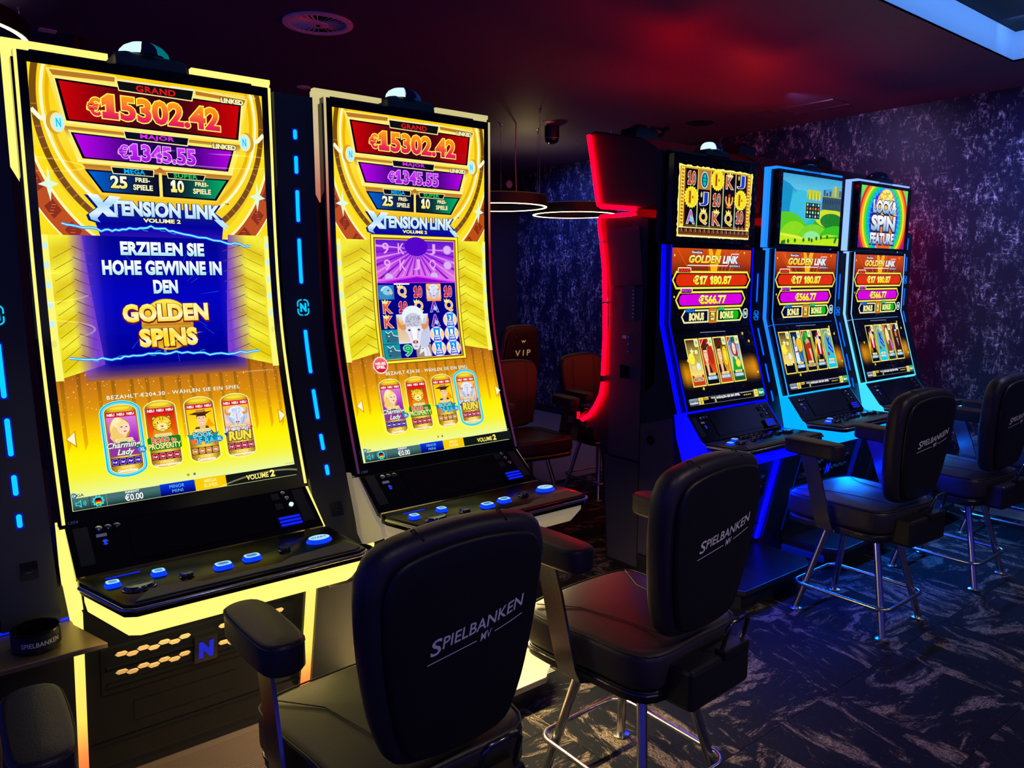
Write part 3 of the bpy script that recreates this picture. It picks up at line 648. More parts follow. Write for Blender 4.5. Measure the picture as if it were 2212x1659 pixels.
        for x, v in ((.138, .50), (.138, .558), (.075, .60), (-.12, .605)): A.ell(x, v, .02, .018, mix(ghost, (200, 200, 250), .4)); A.band(x, v, .02, .018, .003, (190, 110, 215), 20)
        A.ell(.0, .49, .05, .035, (85, 0, 200)); A.poly([(-.170, .616), (.0, .593), (.169, .616), (.169, .625), (-.170, .625)], (215, 60, 235)); A.poly([(-.15, .623), (.0, .603), (.15, .623)], (135, 0, 205)); A.line([(-.17, .618), (0, .596), (.169, .618)], .0015, (245, 170, 245))
        A.rect(-.168, .626, .168, .905, (0, 0, 130))
        xs = [-.136, -.070, -.002, .066, .133]; vs = [.658, .714, .768, .822, .877]
        for x in (-.104, -.036, .032, .100): A.line([(x, .626), (x, .905)], .0012, (0, 0, 80))
        A.rect(-.103, .626, -.037, .631, W_)
        def sym(ci, ri, t):
            x, v = xs[ci], vs[ri]
            if t in 'QK9AJ' or t == '10':
                col = {'Q': (245, 190, 90), 'K': (225, 90, 40), '9': (0, 190, 90), 'A': (120, 20, 170), '10': (215, 20, 50)}[t]
                A.text(t, x-.018, v-.021, x+.018, v+.021, col, .02, (.035, mix(col, W_, .75)), fig=True)
                if t in 'QK': A.poly([(x-.02, v-.014), (x-.022, v-.028), (x-.014, v-.021), (x-.009, v-.03), (x-.004, v-.021), (x+.003, v-.028), (x+.001, v-.014)], (255, 240, 140))
                if t == 'A': A.ell(x+.004, v+.008, .008, .008, (150, 215, 250))
            elif t == 'eagle':
                A.rect(x-.033, v-.026, x+.032, v+.027, (40, 120, 200)); A.ell(x, v, .024, .022, (215, 240, 250)); A.ell(x-.005, v+.010, .028, .017, (60, 140, 190)); A.ell(x+.004, v-.004, .02, .015, (140, 205, 235)); A.poly([(x+.016, v-.006), (x+.028, v+.002), (x+.018, v+.012)], (250, 205, 90)); A.ell(x+.008, v-.006, .0035, .003, (60, 30, 60))
            elif t == 'wolf':
                A.rect(x-.033, v-.026, x+.034, v+.027, (20, 150, 160)); A.poly([(x-.018, v-.02), (x-.008, v-.012), (x+.006, v-.02), (x+.014, v-.004), (x+.034, v), (x+.034, v+.02), (x+.004, v+.024), (x-.010, v+.020), (x-.020, v+.006)], (50, 105, 130)); A.line([(x-.018, v-.02), (x-.008, v-.012), (x+.006, v-.02), (x+.014, v-.004), (x+.034, v)], .003, (225, 250, 250)); A.ell(x-.006, v-.002, .004, .002, (210, 240, 250)); A.ell(x-.012, v+.016, .004, .003, (20, 40, 60))
            elif t == 'horse':
                A.rect(x-.033, v-.02, x+.034, v+.027, (165, 140, 130)); A.poly([(x-.022, v+.018), (x-.010, v-.012), (x+.002, v-.02), (x+.022, v-.008), (x+.03, v+.026), (x+.0, v+.026), (x+.0, v+.006)], (235, 235, 245)); A.ell(x-.004, v-.004, .003, .002, (60, 60, 80)); A.line([(x+.006, v-.018), (x+.016, v+.004), (x+.014, v+.026)], .003, (180, 180, 200))
            elif t[0] == 'f':
                A.ell(x, v, .033, .031, (200, 150, 250)); A.ell(x, v, .031, .029, (240, 240, 255)); A.poly([(x-.016, v-.025), (x+.016, v-.025), (x+.012, v), (x+.018, v+.024), (x-.018, v+.024), (x-.012, v)], vg(v-.025, v+.025, (0, 170, 255), (10, 60, 200)))
                A.ell(x-.023, v, .006, .014, (250, 215, 130)); A.ell(x+.023, v, .006, .014, (250, 215, 130), up=False); A.text(t[1], x-.006, v-.017, x+.006, v+.002, W_, .03); A.text('FREE', x-.011, v+.004, x+.011, v+.011, W_, .03); A.text('GAMES' if t[1] != '1' else 'GAME', x-.013, v+.013, x+.013, v+.020, W_, .03)
        grid = [['eagle', 'Q', '10', '', '10'], ['K', '10', 'Q', 'A', 'Q'], ['K', '', '', 'A', 'f3'], ['wolf', '', '', 'f1', 'f1'], ['wolf', '9', 'horse', 'f2', 'f2']]
        for ri, row in enumerate(grid):
            for ci, t in enumerate(row):
                if t: sym(ci, ri, t)
        A.rect(.033, .630, .099, .685, (250, 160, 40)); A.at(.066, .628, .062, .066); face(A, 'bison'); A.at()
        A.rect(-.104, .741, .032, .851, vg(.741, .851, (225, 240, 255), (250, 150, 0), (225, 225, 240)))
        A.at(-.034, .706, .13, .17); clip = A.clip; A.clip = (-.110, .700, .036, .875)
        A.ell(.28, .62, .25, .35, (200, 205, 235)); A.ell(0, .26, .36, .24, (235, 245, 255)); A.ell(0, .44, .33, .26, (225, 230, 245)); A.ell(0, .38, .28, .2, (205, 205, 220)); sparks(A, -.24, .24, .24, .5, 130, (120, 115, 150), .012)
        for sx in (-1, 1):
            A.poly([(sx*.26, .42), (sx*.40, .44), (sx*.47, .36), (sx*.48, .22), (sx*.53, .34), (sx*.50, .48), (sx*.38, .56), (sx*.26, .54)], (220, 150, 90), up=sx < 0); A.poly([(sx*.28, .52), (sx*.44, .62), (sx*.3, .62)], (215, 190, 190), up=False)
        A.poly([(-.24, .48), (.24, .48), (.2, .7), (.12, .92), (.06, 1.0), (-.06, 1.0), (-.12, .92), (-.2, .7)], (228, 230, 248)); A.poly([(-.09, .5), (.09, .5), (.07, .8), (-.07, .8)], (250, 250, 255))
        for sx in (-1, 1): A.ell(sx*.16, .56, .045, .025, (80, 75, 110), up=sx < 0); A.line([(sx*.13, .6), (sx*.08, .76)], .02, (185, 185, 215), up=False)
        A.ell(0, .83, .10, .05, (225, 165, 150)); A.ell(-.05, .83, .025, .02, (40, 25, 40)); A.ell(.05, .83, .025, .02, (40, 25, 40), up=False); A.ell(0, .93, .06, .02, (170, 165, 195)); A.clip = clip; A.at()
        ps = []
        for k in range(48): a = 2*PI*k/48; r = .0285 if k % 2 else .0315; ps.append((-.193 + r*math.cos(a), .924 + r*1.05*math.sin(a)))
        A.poly(ps, (255, 225, 225)); A.ell(-.193, .924, .026, .027, vg(.90, .95, (250, 110, 110), (205, 10, 30))); A.text('NEUES', -.213, .913, -.172, .924, W_, .04); A.text('SPIEL', -.211, .926, -.175, .937, W_, .04)
    amt = '€204,30' if which == 'A' else '€34.30'
    x0 = -.200 if which == 'A' else -.178
    A.text('BEZAHLT ' + amt + ' - WÄHLEN SIE EIN SPIEL', x0, .947, .182, .963, (255, 255, 235), .015, (.03, (130, 70, 10)), sp=1.12)
    for i, (x, k, ch, t) in enumerate(((-.170, 'lady', (60, 0, 170), 'lady'), (-.063, 'tiger', (190, 15, 40), 'road'), (.049, 'explorer', (215, 130, 10), 'book'), (.158, 'bison', (190, 15, 60), 'run'))):
        game_card(A, x, k, ch, t, i == (0 if which == 'A' else 3))
    for sx in (-1, 1):
        A.poly([(sx*.316, 1.064), (sx*.290, 1.040), (sx*.290, 1.090)], (210, 150, 20)); A.poly([(sx*.313, 1.063), (sx*.293, 1.045), (sx*.293, 1.083)], (255, 250, 200))
    A.ell(-.012, 1.211, .004, .004, (200, 160, 10)); A.ell(.006, 1.211, .004, .004, (120, 130, 110))
    A.ell(-.315, 1.222, .008, .008, (0, 130, 200)); A.ell(-.314, 1.222, .0045, .0045, (235, 250, 170)); A.text('GGA', -.317, 1.218, -.290, 1.226, (10, 60, 100), .02)
    A.text('4.0.9-020', .285, 1.221, .317, 1.225, (120, 140, 120), .0)
    # status bar
    A.rect(-.3205, 1.229, .3205, 1.2625, vg(1.229, 1.262, (75, 110, 110), (70, 115, 115), (20, 45, 50)), (1, 3))
    A.line([(-.278, 1.229), (-.278, 1.262)], .0018, (25, 50, 55)); A.line([(-.236, 1.229), (-.236, 1.262)], .0018, (110, 150, 150))
    A.poly([(-.313, 1.241), (-.306, 1.241), (-.299, 1.234), (-.299, 1.257), (-.306, 1.250), (-.313, 1.250)], (60, 225, 225)); A.poly([(-.311, 1.243), (-.305, 1.243), (-.301, 1.239), (-.301, 1.252), (-.305, 1.248), (-.311, 1.248)], (60, 95, 100))
    for r in (.006, .010): A.band(-.297, 1.2455, r, r, .0018, (60, 225, 225), 10, -50, 50)
    for k in range(10): a = 2*PI*k/10; A.ell(-.257 + .0125*math.cos(a), 1.2455 + .0125*math.sin(a), .003, .003, (60, 225, 225), 8, up=k == 0)
    A.ell(-.257, 1.2455, .0125, .0125, (60, 225, 225)); A.ell(-.257, 1.2455, .0098, .0098, (40, 70, 80)); A.rect(-.264, 1.238, -.250, 1.243, (10, 10, 10)); A.rect(-.265, 1.243, -.249, 1.248, (225, 20, 20)); A.rect(-.264, 1.248, -.250, 1.253, (245, 205, 20))
    A.text('KREDIT', -.187, 1.2305, -.150, 1.2365, W_, .03); A.text('€0.00', -.190, 1.239, -.142, 1.259, W_, .02, (.03, (20, 40, 50)))
    A.rect(-.095, 1.2275, .001, 1.2625, vg(1.228, 1.262, (0, 60, 215), (0, 30, 190), (0, 0, 90)), (1, 3)); A.text('MINOR', -.069, 1.233, -.028, 1.243, (120, 205, 255), .0, sp=1.1); A.text('MINI', -.063, 1.247, -.033, 1.256, (120, 205, 255), .0, sp=1.1)
    A.rect(.003, 1.2275, .094, 1.2625, (250, 205, 0)); A.text('MEGA', .030, 1.232, .067, 1.243, (255, 240, 130), .03); A.text('SUPER', .027, 1.246, .069, 1.257, (255, 240, 130), .03)
    A.rect(.094, 1.229, .3205, 1.2625, (16, 22, 18)); A.text('VOLUME', .156, 1.240, .226, 1.256, (255, 240, 120), .03, sp=1.05); A.text('2', .231, 1.235, .247, 1.257, (255, 240, 120), .05)
    o = A.build('screen_picture', root); return tag(o, kind=None)

# ------------------------------------------------------------------ pictures of the three-screen cabinets
def hexplate(A, x0, v0, x1, v1, b, d, col, fill, fs=None):
    vm = (v0+v1)/2
    P = lambda g: [(x0+g, vm), (x0+d+g*.6, v0+g), (x1-d-g*.6, v0+g), (x1-g, vm), (x1-d-g*.6, v1-g), (x0+d+g*.6, v1-g)]
    A.poly(P(0), (225, 200, 60)); A.poly(P(b*.25), col); A.poly(P(b), K_ if fill is not None else K_)
    if fill: A.rr(x0+d*.9+b*.4, v0+b*1.5, x1-d*.9-b*.4, v1-b*1.5, (v1-v0)/2-b*1.6, fill, fs)

def jackpots(A):
    A.rect(-.335, .455, .325, .862, (3, 3, 10))
    A.rect(-.335, .457, .325, .590, vg(.457, .59, (210, 75, 5), (185, 60, 5), (90, 25, 5)), (1, 5))
    for k in range(14):
        x = rnd.uniform(-.32, .31); A.line([(x, .457), (x*.6, .585)], .004, (225, 95, 15), up=k == 0)
    A.poly([(-.05, .457), (-.02, .457), (.0, .50), (.02, .457), (.06, .457), (.02, .588), (-.02, .588)], (250, 185, 0)); A.poly([(-.015, .457), (.0, .48), (.012, .457)], (200, 80, 5))
    A.rr(-.190, .468, -.095, .483, .004, (10, 20, 80)); A.text('NovoLine', -.184, .4695, -.100, .4815, W_, .03)
    gf = vg(.488, .533, (255, 250, 190), (255, 235, 80), (255, 200, 0))
    A.text('GOLDEN', -.205, .490, .060, .531, gf, .05, (.05, (110, 10, 20), .001), .25, 1.05); A.text('LINK', .072, .490, .212, .531, vg(.49, .53, W_, (190, 235, 255), W_), .05, (.05, (110, 10, 40), .001), .25, 1.05)
    A.line([(-.215, .5425), (.118, .5425), (.150, .480), (.215, .480)], .005, (250, 235, 240)); A.rr(.128, .537, .232, .551, .005, (10, 20, 80)); A.text('EDITION 2', .134, .539, .226, .549, (220, 225, 250), .03)
    for x, v in ((-.317, .494), (.262, .472), (-.312, .70)): A.ell(x, v, .005, .006, (255, 220, 100))
    A.rr(-.290, .553, -.185, .590, .008, (255, 250, 180)); A.rr(-.284, .558, -.191, .590, .006, (120, 5, 15))
    hexplate(A, -.333, .570, .328, .663, .011, .030, (250, 235, 70), (225, 45, 0))
    A.rr(-.284, .558, -.191, .579, .005, (120, 5, 15)); A.text('GRAND', -.281, .560, -.194, .577, (255, 60, 60), .03, None, .15)
    nf = lambda a, b: vg(a, b, (255, 250, 180), (255, 235, 40), (255, 225, 20))
    A.text('€17 180.87', -.168, .592, .158, .641, nf(.59, .645), .05, (.04, (120, 20, 0)), 0, 1.0, fig=False)
    A.rr(-.265, .656, -.170, .68, .008, (255, 250, 180))
    hexplate(A, -.305, .673, .288, .762, .011, .030, (250, 235, 70), (215, 0, 225))
    A.rr(-.258, .661, -.177, .682, .005, (70, 5, 90)); A.text('MAJOR', -.255, .663, -.180, .680, (225, 60, 235), .03, None, .15)
    A.text('€566.77', -.118, .693, .116, .742, nf(.69, .745), .05, (.04, (90, 0, 90)), 0, .98)
    A.poly([(-.255, .803), (-.228, .768), (-.032, .769), (-.030, .838), (-.232, .838)], (245, 240, 170)); A.poly([(-.245, .803), (-.222, .776), (-.041, .777), (-.040, .829), (-.225, .829)], (5, 8, 45))
    A.poly([(.040, .768), (.243, .768), (.267, .805), (.248, .838), (.038, .838)], (235, 250, 150)); A.poly([(.050, .776), (.236, .777), (.256, .805), (.241, .829), (.049, .829)], (5, 25, 10)); A.rr(.085, .781, .230, .825, .018, (10, 190, 10))
    A.rect(-.028, .765, .036, .842, (215, 120, 20)); A.rect(-.022, .776, .028, .828, (60, 25, 10)); A.rr(-.014, .786, .020, .826, .004, (250, 225, 110)); A.text('2x', -.010, .797, .014, .815, (60, 30, 10), .04); A.rect(-.02, .778, .026, .783, (255, 240, 160))
    A.rr(-.222, .762, -.146, .782, .004, (5, 20, 110)); A.text('MEGA', -.218, .764, -.150, .780, (20, 140, 255), .03, None, .2); A.rr(.042, .758, .102, .778, .004, (5, 90, 40)); A.text('SUPER', .045, .760, .100, .776, (60, 230, 130), .03, None, .2)
    A.text('BONUS', -.192, .784, -.070, .825, (255, 248, 160), .05, (.05, (60, 40, 0))); A.text('BONUS', .066, .782, .182, .822, (255, 248, 160), .05, (.05, (10, 60, 0)))
    A.rr(.270, .772, .314, .826, .016, (210, 240, 235)); A.rr(.275, .778, .309, .820, .012, (10, 20, 30)); A.text('N', .281, .786, .303, .812, (210, 240, 235), .05)

def cards_screen(A, kinds, first=-.253, bars=None):
    A.rect(-.335, .893, .345, 1.262, (3, 3, 12))
    A.rect(-.33, 1.02, .335, 1.20, lambda x, v: mix((5, 4, 10), (235, 150, 0), max(0, 1 - ((v-1.10)/.075)**2) * min(1, abs(x)/.3) * max(0, min(1, (.345-abs(x))/.05))), (16, 12))
    A.line([(-.115, .889), (.098, .891)], .003, (150, 155, 170))
    cols = {'star': (200, 60, 20), 'explorer2': (15, 8, 12), 'explorer3': (205, 70, 20), 'irish': (30, 90, 30), 'wizard': (5, 10, 30), 'imp': (15, 8, 5), 'masked': (10, 8, 12), 'dolphin': (0, 205, 230), 'blonde': (10, 50, 30), 'pharaoh': (8, 8, 12), 'coin': (8, 5, 8)}
    tt = {'star': 'MAGIC STAR', 'explorer2': 'BOOK', 'explorer3': 'BOOK', 'irish': 'GREEN', 'wizard': 'LORD', 'imp': 'LUCKY', 'masked': 'Joker', 'dolphin': 'PEARL', 'blonde': 'LADY', 'pharaoh': 'RICHES', 'coin': ''}
    clip0 = A.clip
    for k, kd in enumerate(kinds):
        x0 = first + k*.1135; x1 = x0 + .107; v0, v1 = .918, 1.168
        if kd == 'masked' or kd == 'coin': pass
        A.clip = (max(clip0[0], x0-.01), clip0[1], x1+.01, clip0[3])
        A.rect(x0, v0, x1, v1, (255, 238, 110)); A.clip = (max(clip0[0], x0+.006), v0+.006, x1-.006, v1-.006)
        A.at((x0+x1)/2, v0+.006, .107-.012, .195); face(A, kd if kd != 'coin' else 'star'); A.at()
        A.rect(x0, v0+.19, x1, v1, cols[kd]); c = (x0+x1)/2
        A.rr(c-.03, v0+.187, c+.03, v0+.200, .005, (255, 245, 170)); A.text('CASH', c-.022, v0+.1885, c+.022, v0+.1985, (200, 150, 50), .03)
        if tt[kd]: A.rr(c-.040, v0+.203, c+.040, v0+.222, .006, (225, 215, 150) if kd in ('star', 'imp') else (110, 175, 210)); A.text(tt[kd], c-.034, v0+.205, c+.034, v0+.219, (120, 50, 10) if kd in ('star', 'imp') else (230, 240, 255), .04)
        A.rr(x1-.036, v0-.01, x1-.0, v0+.045, .010, (250, 238, 130)); A.rr(x1-.029, v0+.008, x1-.009, v0+.036, .007, (215, 235, 225)); A.text('N', x1-.024, v0+.013, x1-.014, v0+.031, (70, 90, 90), .03)
        if kd in ('explorer2', 'irish', 'imp', 'blonde', 'pharaoh'): A.poly([(x0+.006, v0+.006), (x0+.040, v0+.006), (x0+.006, v0+.045)], (225, 30, 45)); A.line([(x0+.034, v0+.006), (x0+.006, v0+.040)], .003, (250, 220, 210))
    A.clip = clip0
    for x, v in ((-.26, 1.03), (.31, 1.13), (.24, .91), (.285, .955), (-.18, 1.18)): A.ell(x, v, .006, .008, (255, 225, 40))
    # bottom bar
    A.line([(-.31, 1.2575), (.32, 1.2635)], .0015, (140, 150, 165)); A.line([(-.20, 1.2235), (.31, 1.2285)], .0015, (140, 150, 165))
    A.rr(-.314, 1.224, -.242, 1.256, .008, vg(1.224, 1.256, (150, 175, 205), (30, 40, 60)), (1, 2)); A.text('Auszahlen', -.310, 1.240, -.246, 1.252, W_, .03)
    A.rect(-.240, 1.223, -.203, 1.258, (250, 225, 90)); A.line([(-.240, 1.240), (-.203, 1.240)], .0015, (60, 50, 10)); A.text('i', -.224, 1.226, -.219, 1.238, (130, 90, 0), .04); A.text('5', -.227, 1.243, -.216, 1.255, (90, 60, 0), .04)
    A.rr(-.198, 1.224, -.160, 1.238, .003, (250, 220, 60)); A.text('Bank', -.195, 1.226, -.163, 1.236, (60, 45, 10), .03)
    A.text('€0,00', -.138, 1.228, -.104, 1.238, W_, .03); A.rect(-.108, 1.238, -.100, 1.258, (230, 225, 130))
    A.text('WÄHLEN SIE EIN SPIEL', -.098, 1.226, .108, 1.242, W_, .03); A.text('Spielgeräte-Nummer 12/01', .114, 1.227, .225, 1.233, (225, 230, 240), .02); A.text('★ ★ ★ ★'.replace('★', 'o'), .14, 1.240, .205, 1.247, (250, 220, 60), .03)
    A.rect(.232, 1.222, .268, 1.262, (250, 225, 100)); A.line([(.240, 1.236), (.260, 1.236)], .003, (160, 120, 10)); A.line([(.240, 1.248), (.260, 1.248)], .003, (160, 120, 10))
    A.rr(.268, 1.222, .328, 1.263, .012, vg(1.222, 1.263, (60, 190, 130), (10, 110, 70)), (1, 2)); A.text('Start', .276, 1.234, .320, 1.250, W_, .03)

def reels_picture(A):
    A.rect(-.335, .012, .345, .425, (2, 2, 8))
    r = random.Random(4); ps = []
    def side(a, b, n):
        for k in range(n):
            t = k/n; ps.append((a[0]+(b[0]-a[0])*t + r.uniform(-.004, .004), a[1]+(b[1]-a[1])*t + r.uniform(-.004, .004)))
    side((-.306, .052), (.306, .052), 40); side((.306, .052), (.292, .400), 24); side((.292, .400), (-.309, .400), 40); side((-.309, .400), (-.306, .052), 24)
    A.poly(ps, (255, 250, 120)); A.rect(-.297, .060, .292, .392, (200, 130, 30)); A.rect(-.290, .064, .286, .390, (255, 236, 80)); A.rect(-.262, .066, .262, .352, (120, 60, 15))
    for k in range(16):
        v = .072 + k*.017
        for x in (-.276, .273): A.rect(x-.009, v, x+.009, v+.010, (190, 85, 20), up=False); A.line([(x-.006, v+.008), (x+.006, v+.002)], .002, (255, 215, 80), up=False)
    A.rect(-.252, .068, .250, .348, (12, 5, 8))
    for k, x in enumerate((-.157, -.053, .052, .156)): A.rect(x-.004, .068, x+.004, .348, vg(.068, .348, (230, 190, 90), (220, 200, 130), (130, 220, 200)), (1, 3))
    X = [-.207, -.105, .0, .104, .203]; V = [.112, .208, .302]
    def sy(ci, ri, t, c, dv=0):
        x, v = X[ci], V[ri]+dv; A.text(t, x-.031, v-.033, x+.031, v+.033, c, .02, (.03, (255, 250, 225)), fig=True)
        if t in 'KQ': A.poly([(x-.02, v-.026), (x-.024, v-.048), (x-.010, v-.036), (x, v-.052), (x+.010, v-.036), (x+.02, v-.048), (x+.018, v-.026)], (255, 240, 130))
    rd = vg(0, .4, (205, 70, 40), (170, 40, 30))
    A.rect(-.152, .068, -.058, .162, (190, 120, 50)); A.ell(X[1], .115, .03, .042, (160, 235, 235)); A.ell(X[1], .115, .024, .036, (30, 60, 60)); A.ell(X[1], .115, .014, .030, (0, 190, 200)); A.rect(X[1]-.016, .104, X[1]+.016, .108, (0, 80, 90)); A.rect(X[1]-.012, .120, X[1]+.012, .124, (0, 80, 90))
    sy(0, 0, '10', (190, 60, 35)); sy(3, 0, 'K', (200, 80, 30)); sy(4, 0, 'J', (30, 60, 190), -.008); sy(1, 1, 'J', (30, 60, 190)); sy(2, 1, '10', (190, 60, 35)); sy(4, 2, '10', (190, 60, 35), -.015)
    sy(1, 2, 'Q', (235, 190, 40)); sy(2, 2, 'K', (200, 80, 30)); sy(3, 2, 'Q', (235, 190, 40)); sy(0, 2, 'A', (170, 90, 200)); A.ell(X[0]+.008, V[2]+.012, .013, .014, (120, 215, 245)); A.ell(X[1]-.022, V[1]-.02, .006, .014, (220, 225, 140)); A.ell(X[4]-.022, V[0]-.028, .006, .012, (220, 225, 140))
    x, v = X[3], V[1]; A.band(x, v-.012, .034, .040, .012, (250, 170, 60), 24, -20, 200); A.line([(x, v-.02), (x, v+.03)], .014, (250, 190, 90)); A.ell(x, v-.028, .008, .010, (225, 60, 30)); A.rect(x-.02, v+.028, x+.02, v+.036, (230, 120, 50))
    for ci, v in ((2, .108), (0, .205), (4, .198)):
        x = X[ci]; ps = []
        for k in range(40): a = 2*PI*k/40; q = 1 if k % 2 else .86; ps.append((x + .058*q*math.cos(a), v + .056*q*math.sin(a)))
        A.poly(ps, (255, 235, 40)); A.ell(x, v, .047, .046, (255, 245, 90)); A.ell(x, v, .042, .041, (225, 185, 0)); A.ell(x, v, .040, .039, (250, 225, 20)); A.rect(x-.020, v-.030, x-.004, v+.030, (165, 85, 10)); A.rect(x-.002, v-.032, x+.020, v+.032, (255, 235, 40)); A.ell(x+.010, v, .006, .008, (190, 100, 10))
        for q in (-.02, -.008, .006, .02): A.line([(x-.018, v+q), (x-.006, v+q+.004)], .003, (90, 40, 5), up=False)
    A.rect(-.300, .352, .286, .357, (255, 248, 160)); A.rect(-.300, .357, .284, .392, vg(.357, .392, (30, 12, 8), (60, 20, 10), (150, 80, 30)), (1, 3))
    for k in range(16): x = -.285 + k*.0365; A.ell(x, .371, .008, .010, (120, 60, 30), up=k == 0); A.line([(x+.01, .360), (x+.014, .376)], .003, (225, 200, 150), up=False)
    A.line([(-.309, .397), (.290, .397)], .008, (255, 250, 170)); A.rect(-.25, .343, .25, .3445, (200, 170, 60))
    for x in (.166, .196, .228): A.poly([(x-.007, .351), (x, .330), (x+.007, .351)], (225, 130, 60), up=x < .17)

def meadow_picture(A):
    A.rect(-.335, .004, .37, .425, (3, 3, 10))
    cx0, cx1 = -.305, .335; A.clip = (cx0, .019, cx1, .412)
    A.rect(cx0, .019, cx1, .412, vg(.019, .25, (60, 165, 215), (110, 210, 235), (130, 220, 225)), (1, 6))
    A.poly([(cx0, .05), (-.18, .10), (-.05, .12), (.05, .10), (.2, .075), (cx1, .09), (cx1, .3), (cx0, .3)], (70, 160, 225)); A.poly([(cx0, .06), (-.23, .075), (-.12, .15), (-.02, .25), (cx0, .3)], (20, 145, 200)); A.poly([(.0, .10), (.1, .085), (.2, .10), (cx1, .08), (cx1, .16), (.0, .16)], (100, 180, 235))
    A.poly([(-.20, .1), (-.05, .2), (.1, .22), (.1, .35), (-.25, .35)], (40, 190, 190)); A.ell(-.1, .2, .12, .1, (60, 190, 225))
    A.ell(-.25, .42, .28, .19, (90, 205, 20)); A.ell(-.16, .40, .16, .12, (140, 220, 20)); A.ell(.24, .34, .22, .15, (70, 170, 20)); A.ell(.22, .25, .17, .055, (210, 225, 30)); A.ell(.24, .265, .13, .045, (30, 130, 30)); A.ell(.05, .42, .2, .13, (120, 215, 25)); A.ell(.3, .42, .22, .13, (60, 195, 20)); A.ell(.03, .38, .1, .05, (150, 235, 150))
    A.poly([(cx0, .36), (-.1, .385), (.1, .375), (cx1, .365), (cx1, .412), (cx0, .412)], (190, 235, 10)); A.poly([(cx0, .35), (-.12, .362), (.0, .385), (-.1, .383), (cx0, .362)], (225, 240, 60)); A.poly([(.02, .375), (.2, .345), (cx1, .35), (.2, .36)], (200, 235, 30))
    for x, v in ((-.26, .40), (-.22, .395), (-.15, .39), (-.06, .385), (.0, .38), (.03, .385), (.08, .372), (.13, .366), (.2, .36), (.29, .385), (-.28, .405), (.3, .37)): A.ell(x, v, .012, .012, (40, 110, 20), up=x < -.259)
    # a plain hill-top fortress
    for x, v0, c in ((.14, .085, (60, 90, 110)), (.17, .10, (50, 85, 110)), (.205, .09, (60, 95, 110)), (.24, .07, (170, 180, 60)), (.262, .055, (200, 200, 70)), (.29, .06, (150, 165, 70)), (.318, .08, (70, 110, 120))): A.rect(x-.012, v0, x+.012, .20, c, up=False)
    A.rect(.12, .12, cx1, .20, (50, 80, 95)); A.rect(.12, .12, cx1, .126, (150, 170, 90))
    for k in range(8): A.rect(.128+k*.026, .14, .134+k*.026, .165, (20, 40, 60), up=k == 0)
    A.rr(-.05, .095, .10, .145, .015, (190, 205, 50)); 
    for k in range(8): A.poly([(-.045+k*.018, .15), (-.04+k*.018, .098), (-.030+k*.018, .15)], (235, 225, 60) if k % 2 else (130, 180, 50), up=k == 0)
    A.rect(-.060, .165, .102, .262, (120, 235, 140)); A.rect(-.056, .168, .098, .259, (15, 45, 20))
    for ri in range(4):
        for ci in range(5): A.ell(-.038+ci*.030, .180+ri*.022, .008, .008, [(200, 230, 220), (90, 200, 120), (240, 170, 60), (60, 110, 190), (220, 240, 240), (230, 80, 60)][(ri*5+ci*3) % 6], 8, up=ri+ci == 0)
    A.clip = (-.36, 0, .38, 1.3)

def rainbow_picture(A):
    A.rect(-.335, .004, .365, .425, (3, 3, 10))
    x0, x1 = -.315, .315; A.clip = (x0, .021, x1, .411)
    A.rect(x0, .021, x1, .411, vg(.02, .41, (120, 230, 50), (0, 200, 200), (60, 20, 160)), (1, 4))
    cs = [(200, 235, 30), (60, 215, 60), (0, 190, 150), (0, 150, 235), (30, 40, 220), (60, 0, 190)]
    A.rect(x0, .26, x0+.12, .411, (110, 20, 160)); A.rect(x1-.14, .27, x1, .411, (150, 20, 150))
    for k, c in enumerate([(225, 40, 30), (250, 140, 0), (240, 230, 20), (90, 215, 40), (0, 205, 140), (0, 170, 240), (20, 60, 225), (40, 0, 180)]): A.ell(.0, .23, .335-k*.024, .30-k*.018, c, 60)
    for k in range(36):
        a = 2*PI*k/36; A.line([(.02+.15*math.cos(a), .22+.16*math.sin(a)), (.02+.24*math.cos(a), .22+.23*math.sin(a))], [.004, .001], (150, 170, 250), up=k == 0)
    A.ell(.02, .24, .158, .215, (255, 170, 225), 50); A.ell(.02, .24, .150, .208, vg(.03, .45, (255, 250, 110), (250, 195, 40), (240, 120, 20), (230, 90, 20)), 50, (1, 8)); sparks(A, -.08, .05, .12, .1, 70, (200, 130, 10), .006); sparks(A, -.05, .06, .09, .14, 60, (255, 255, 180), .006)
    for t, a, b, c, d in (('LOCK&', -.150, .100, .175, .186), ('SPIN', -.162, .198, .165, .300), ('FEATURE', -.165, .312, .158, .385)):
        A.text(t, a, b, c, d, vg(b, d, W_, (235, 240, 250), (110, 160, 210)), .05, (.07, (30, 40, 90), .003), 0, .98)
    A.clip = (-.36, 0, .38, 1.3)
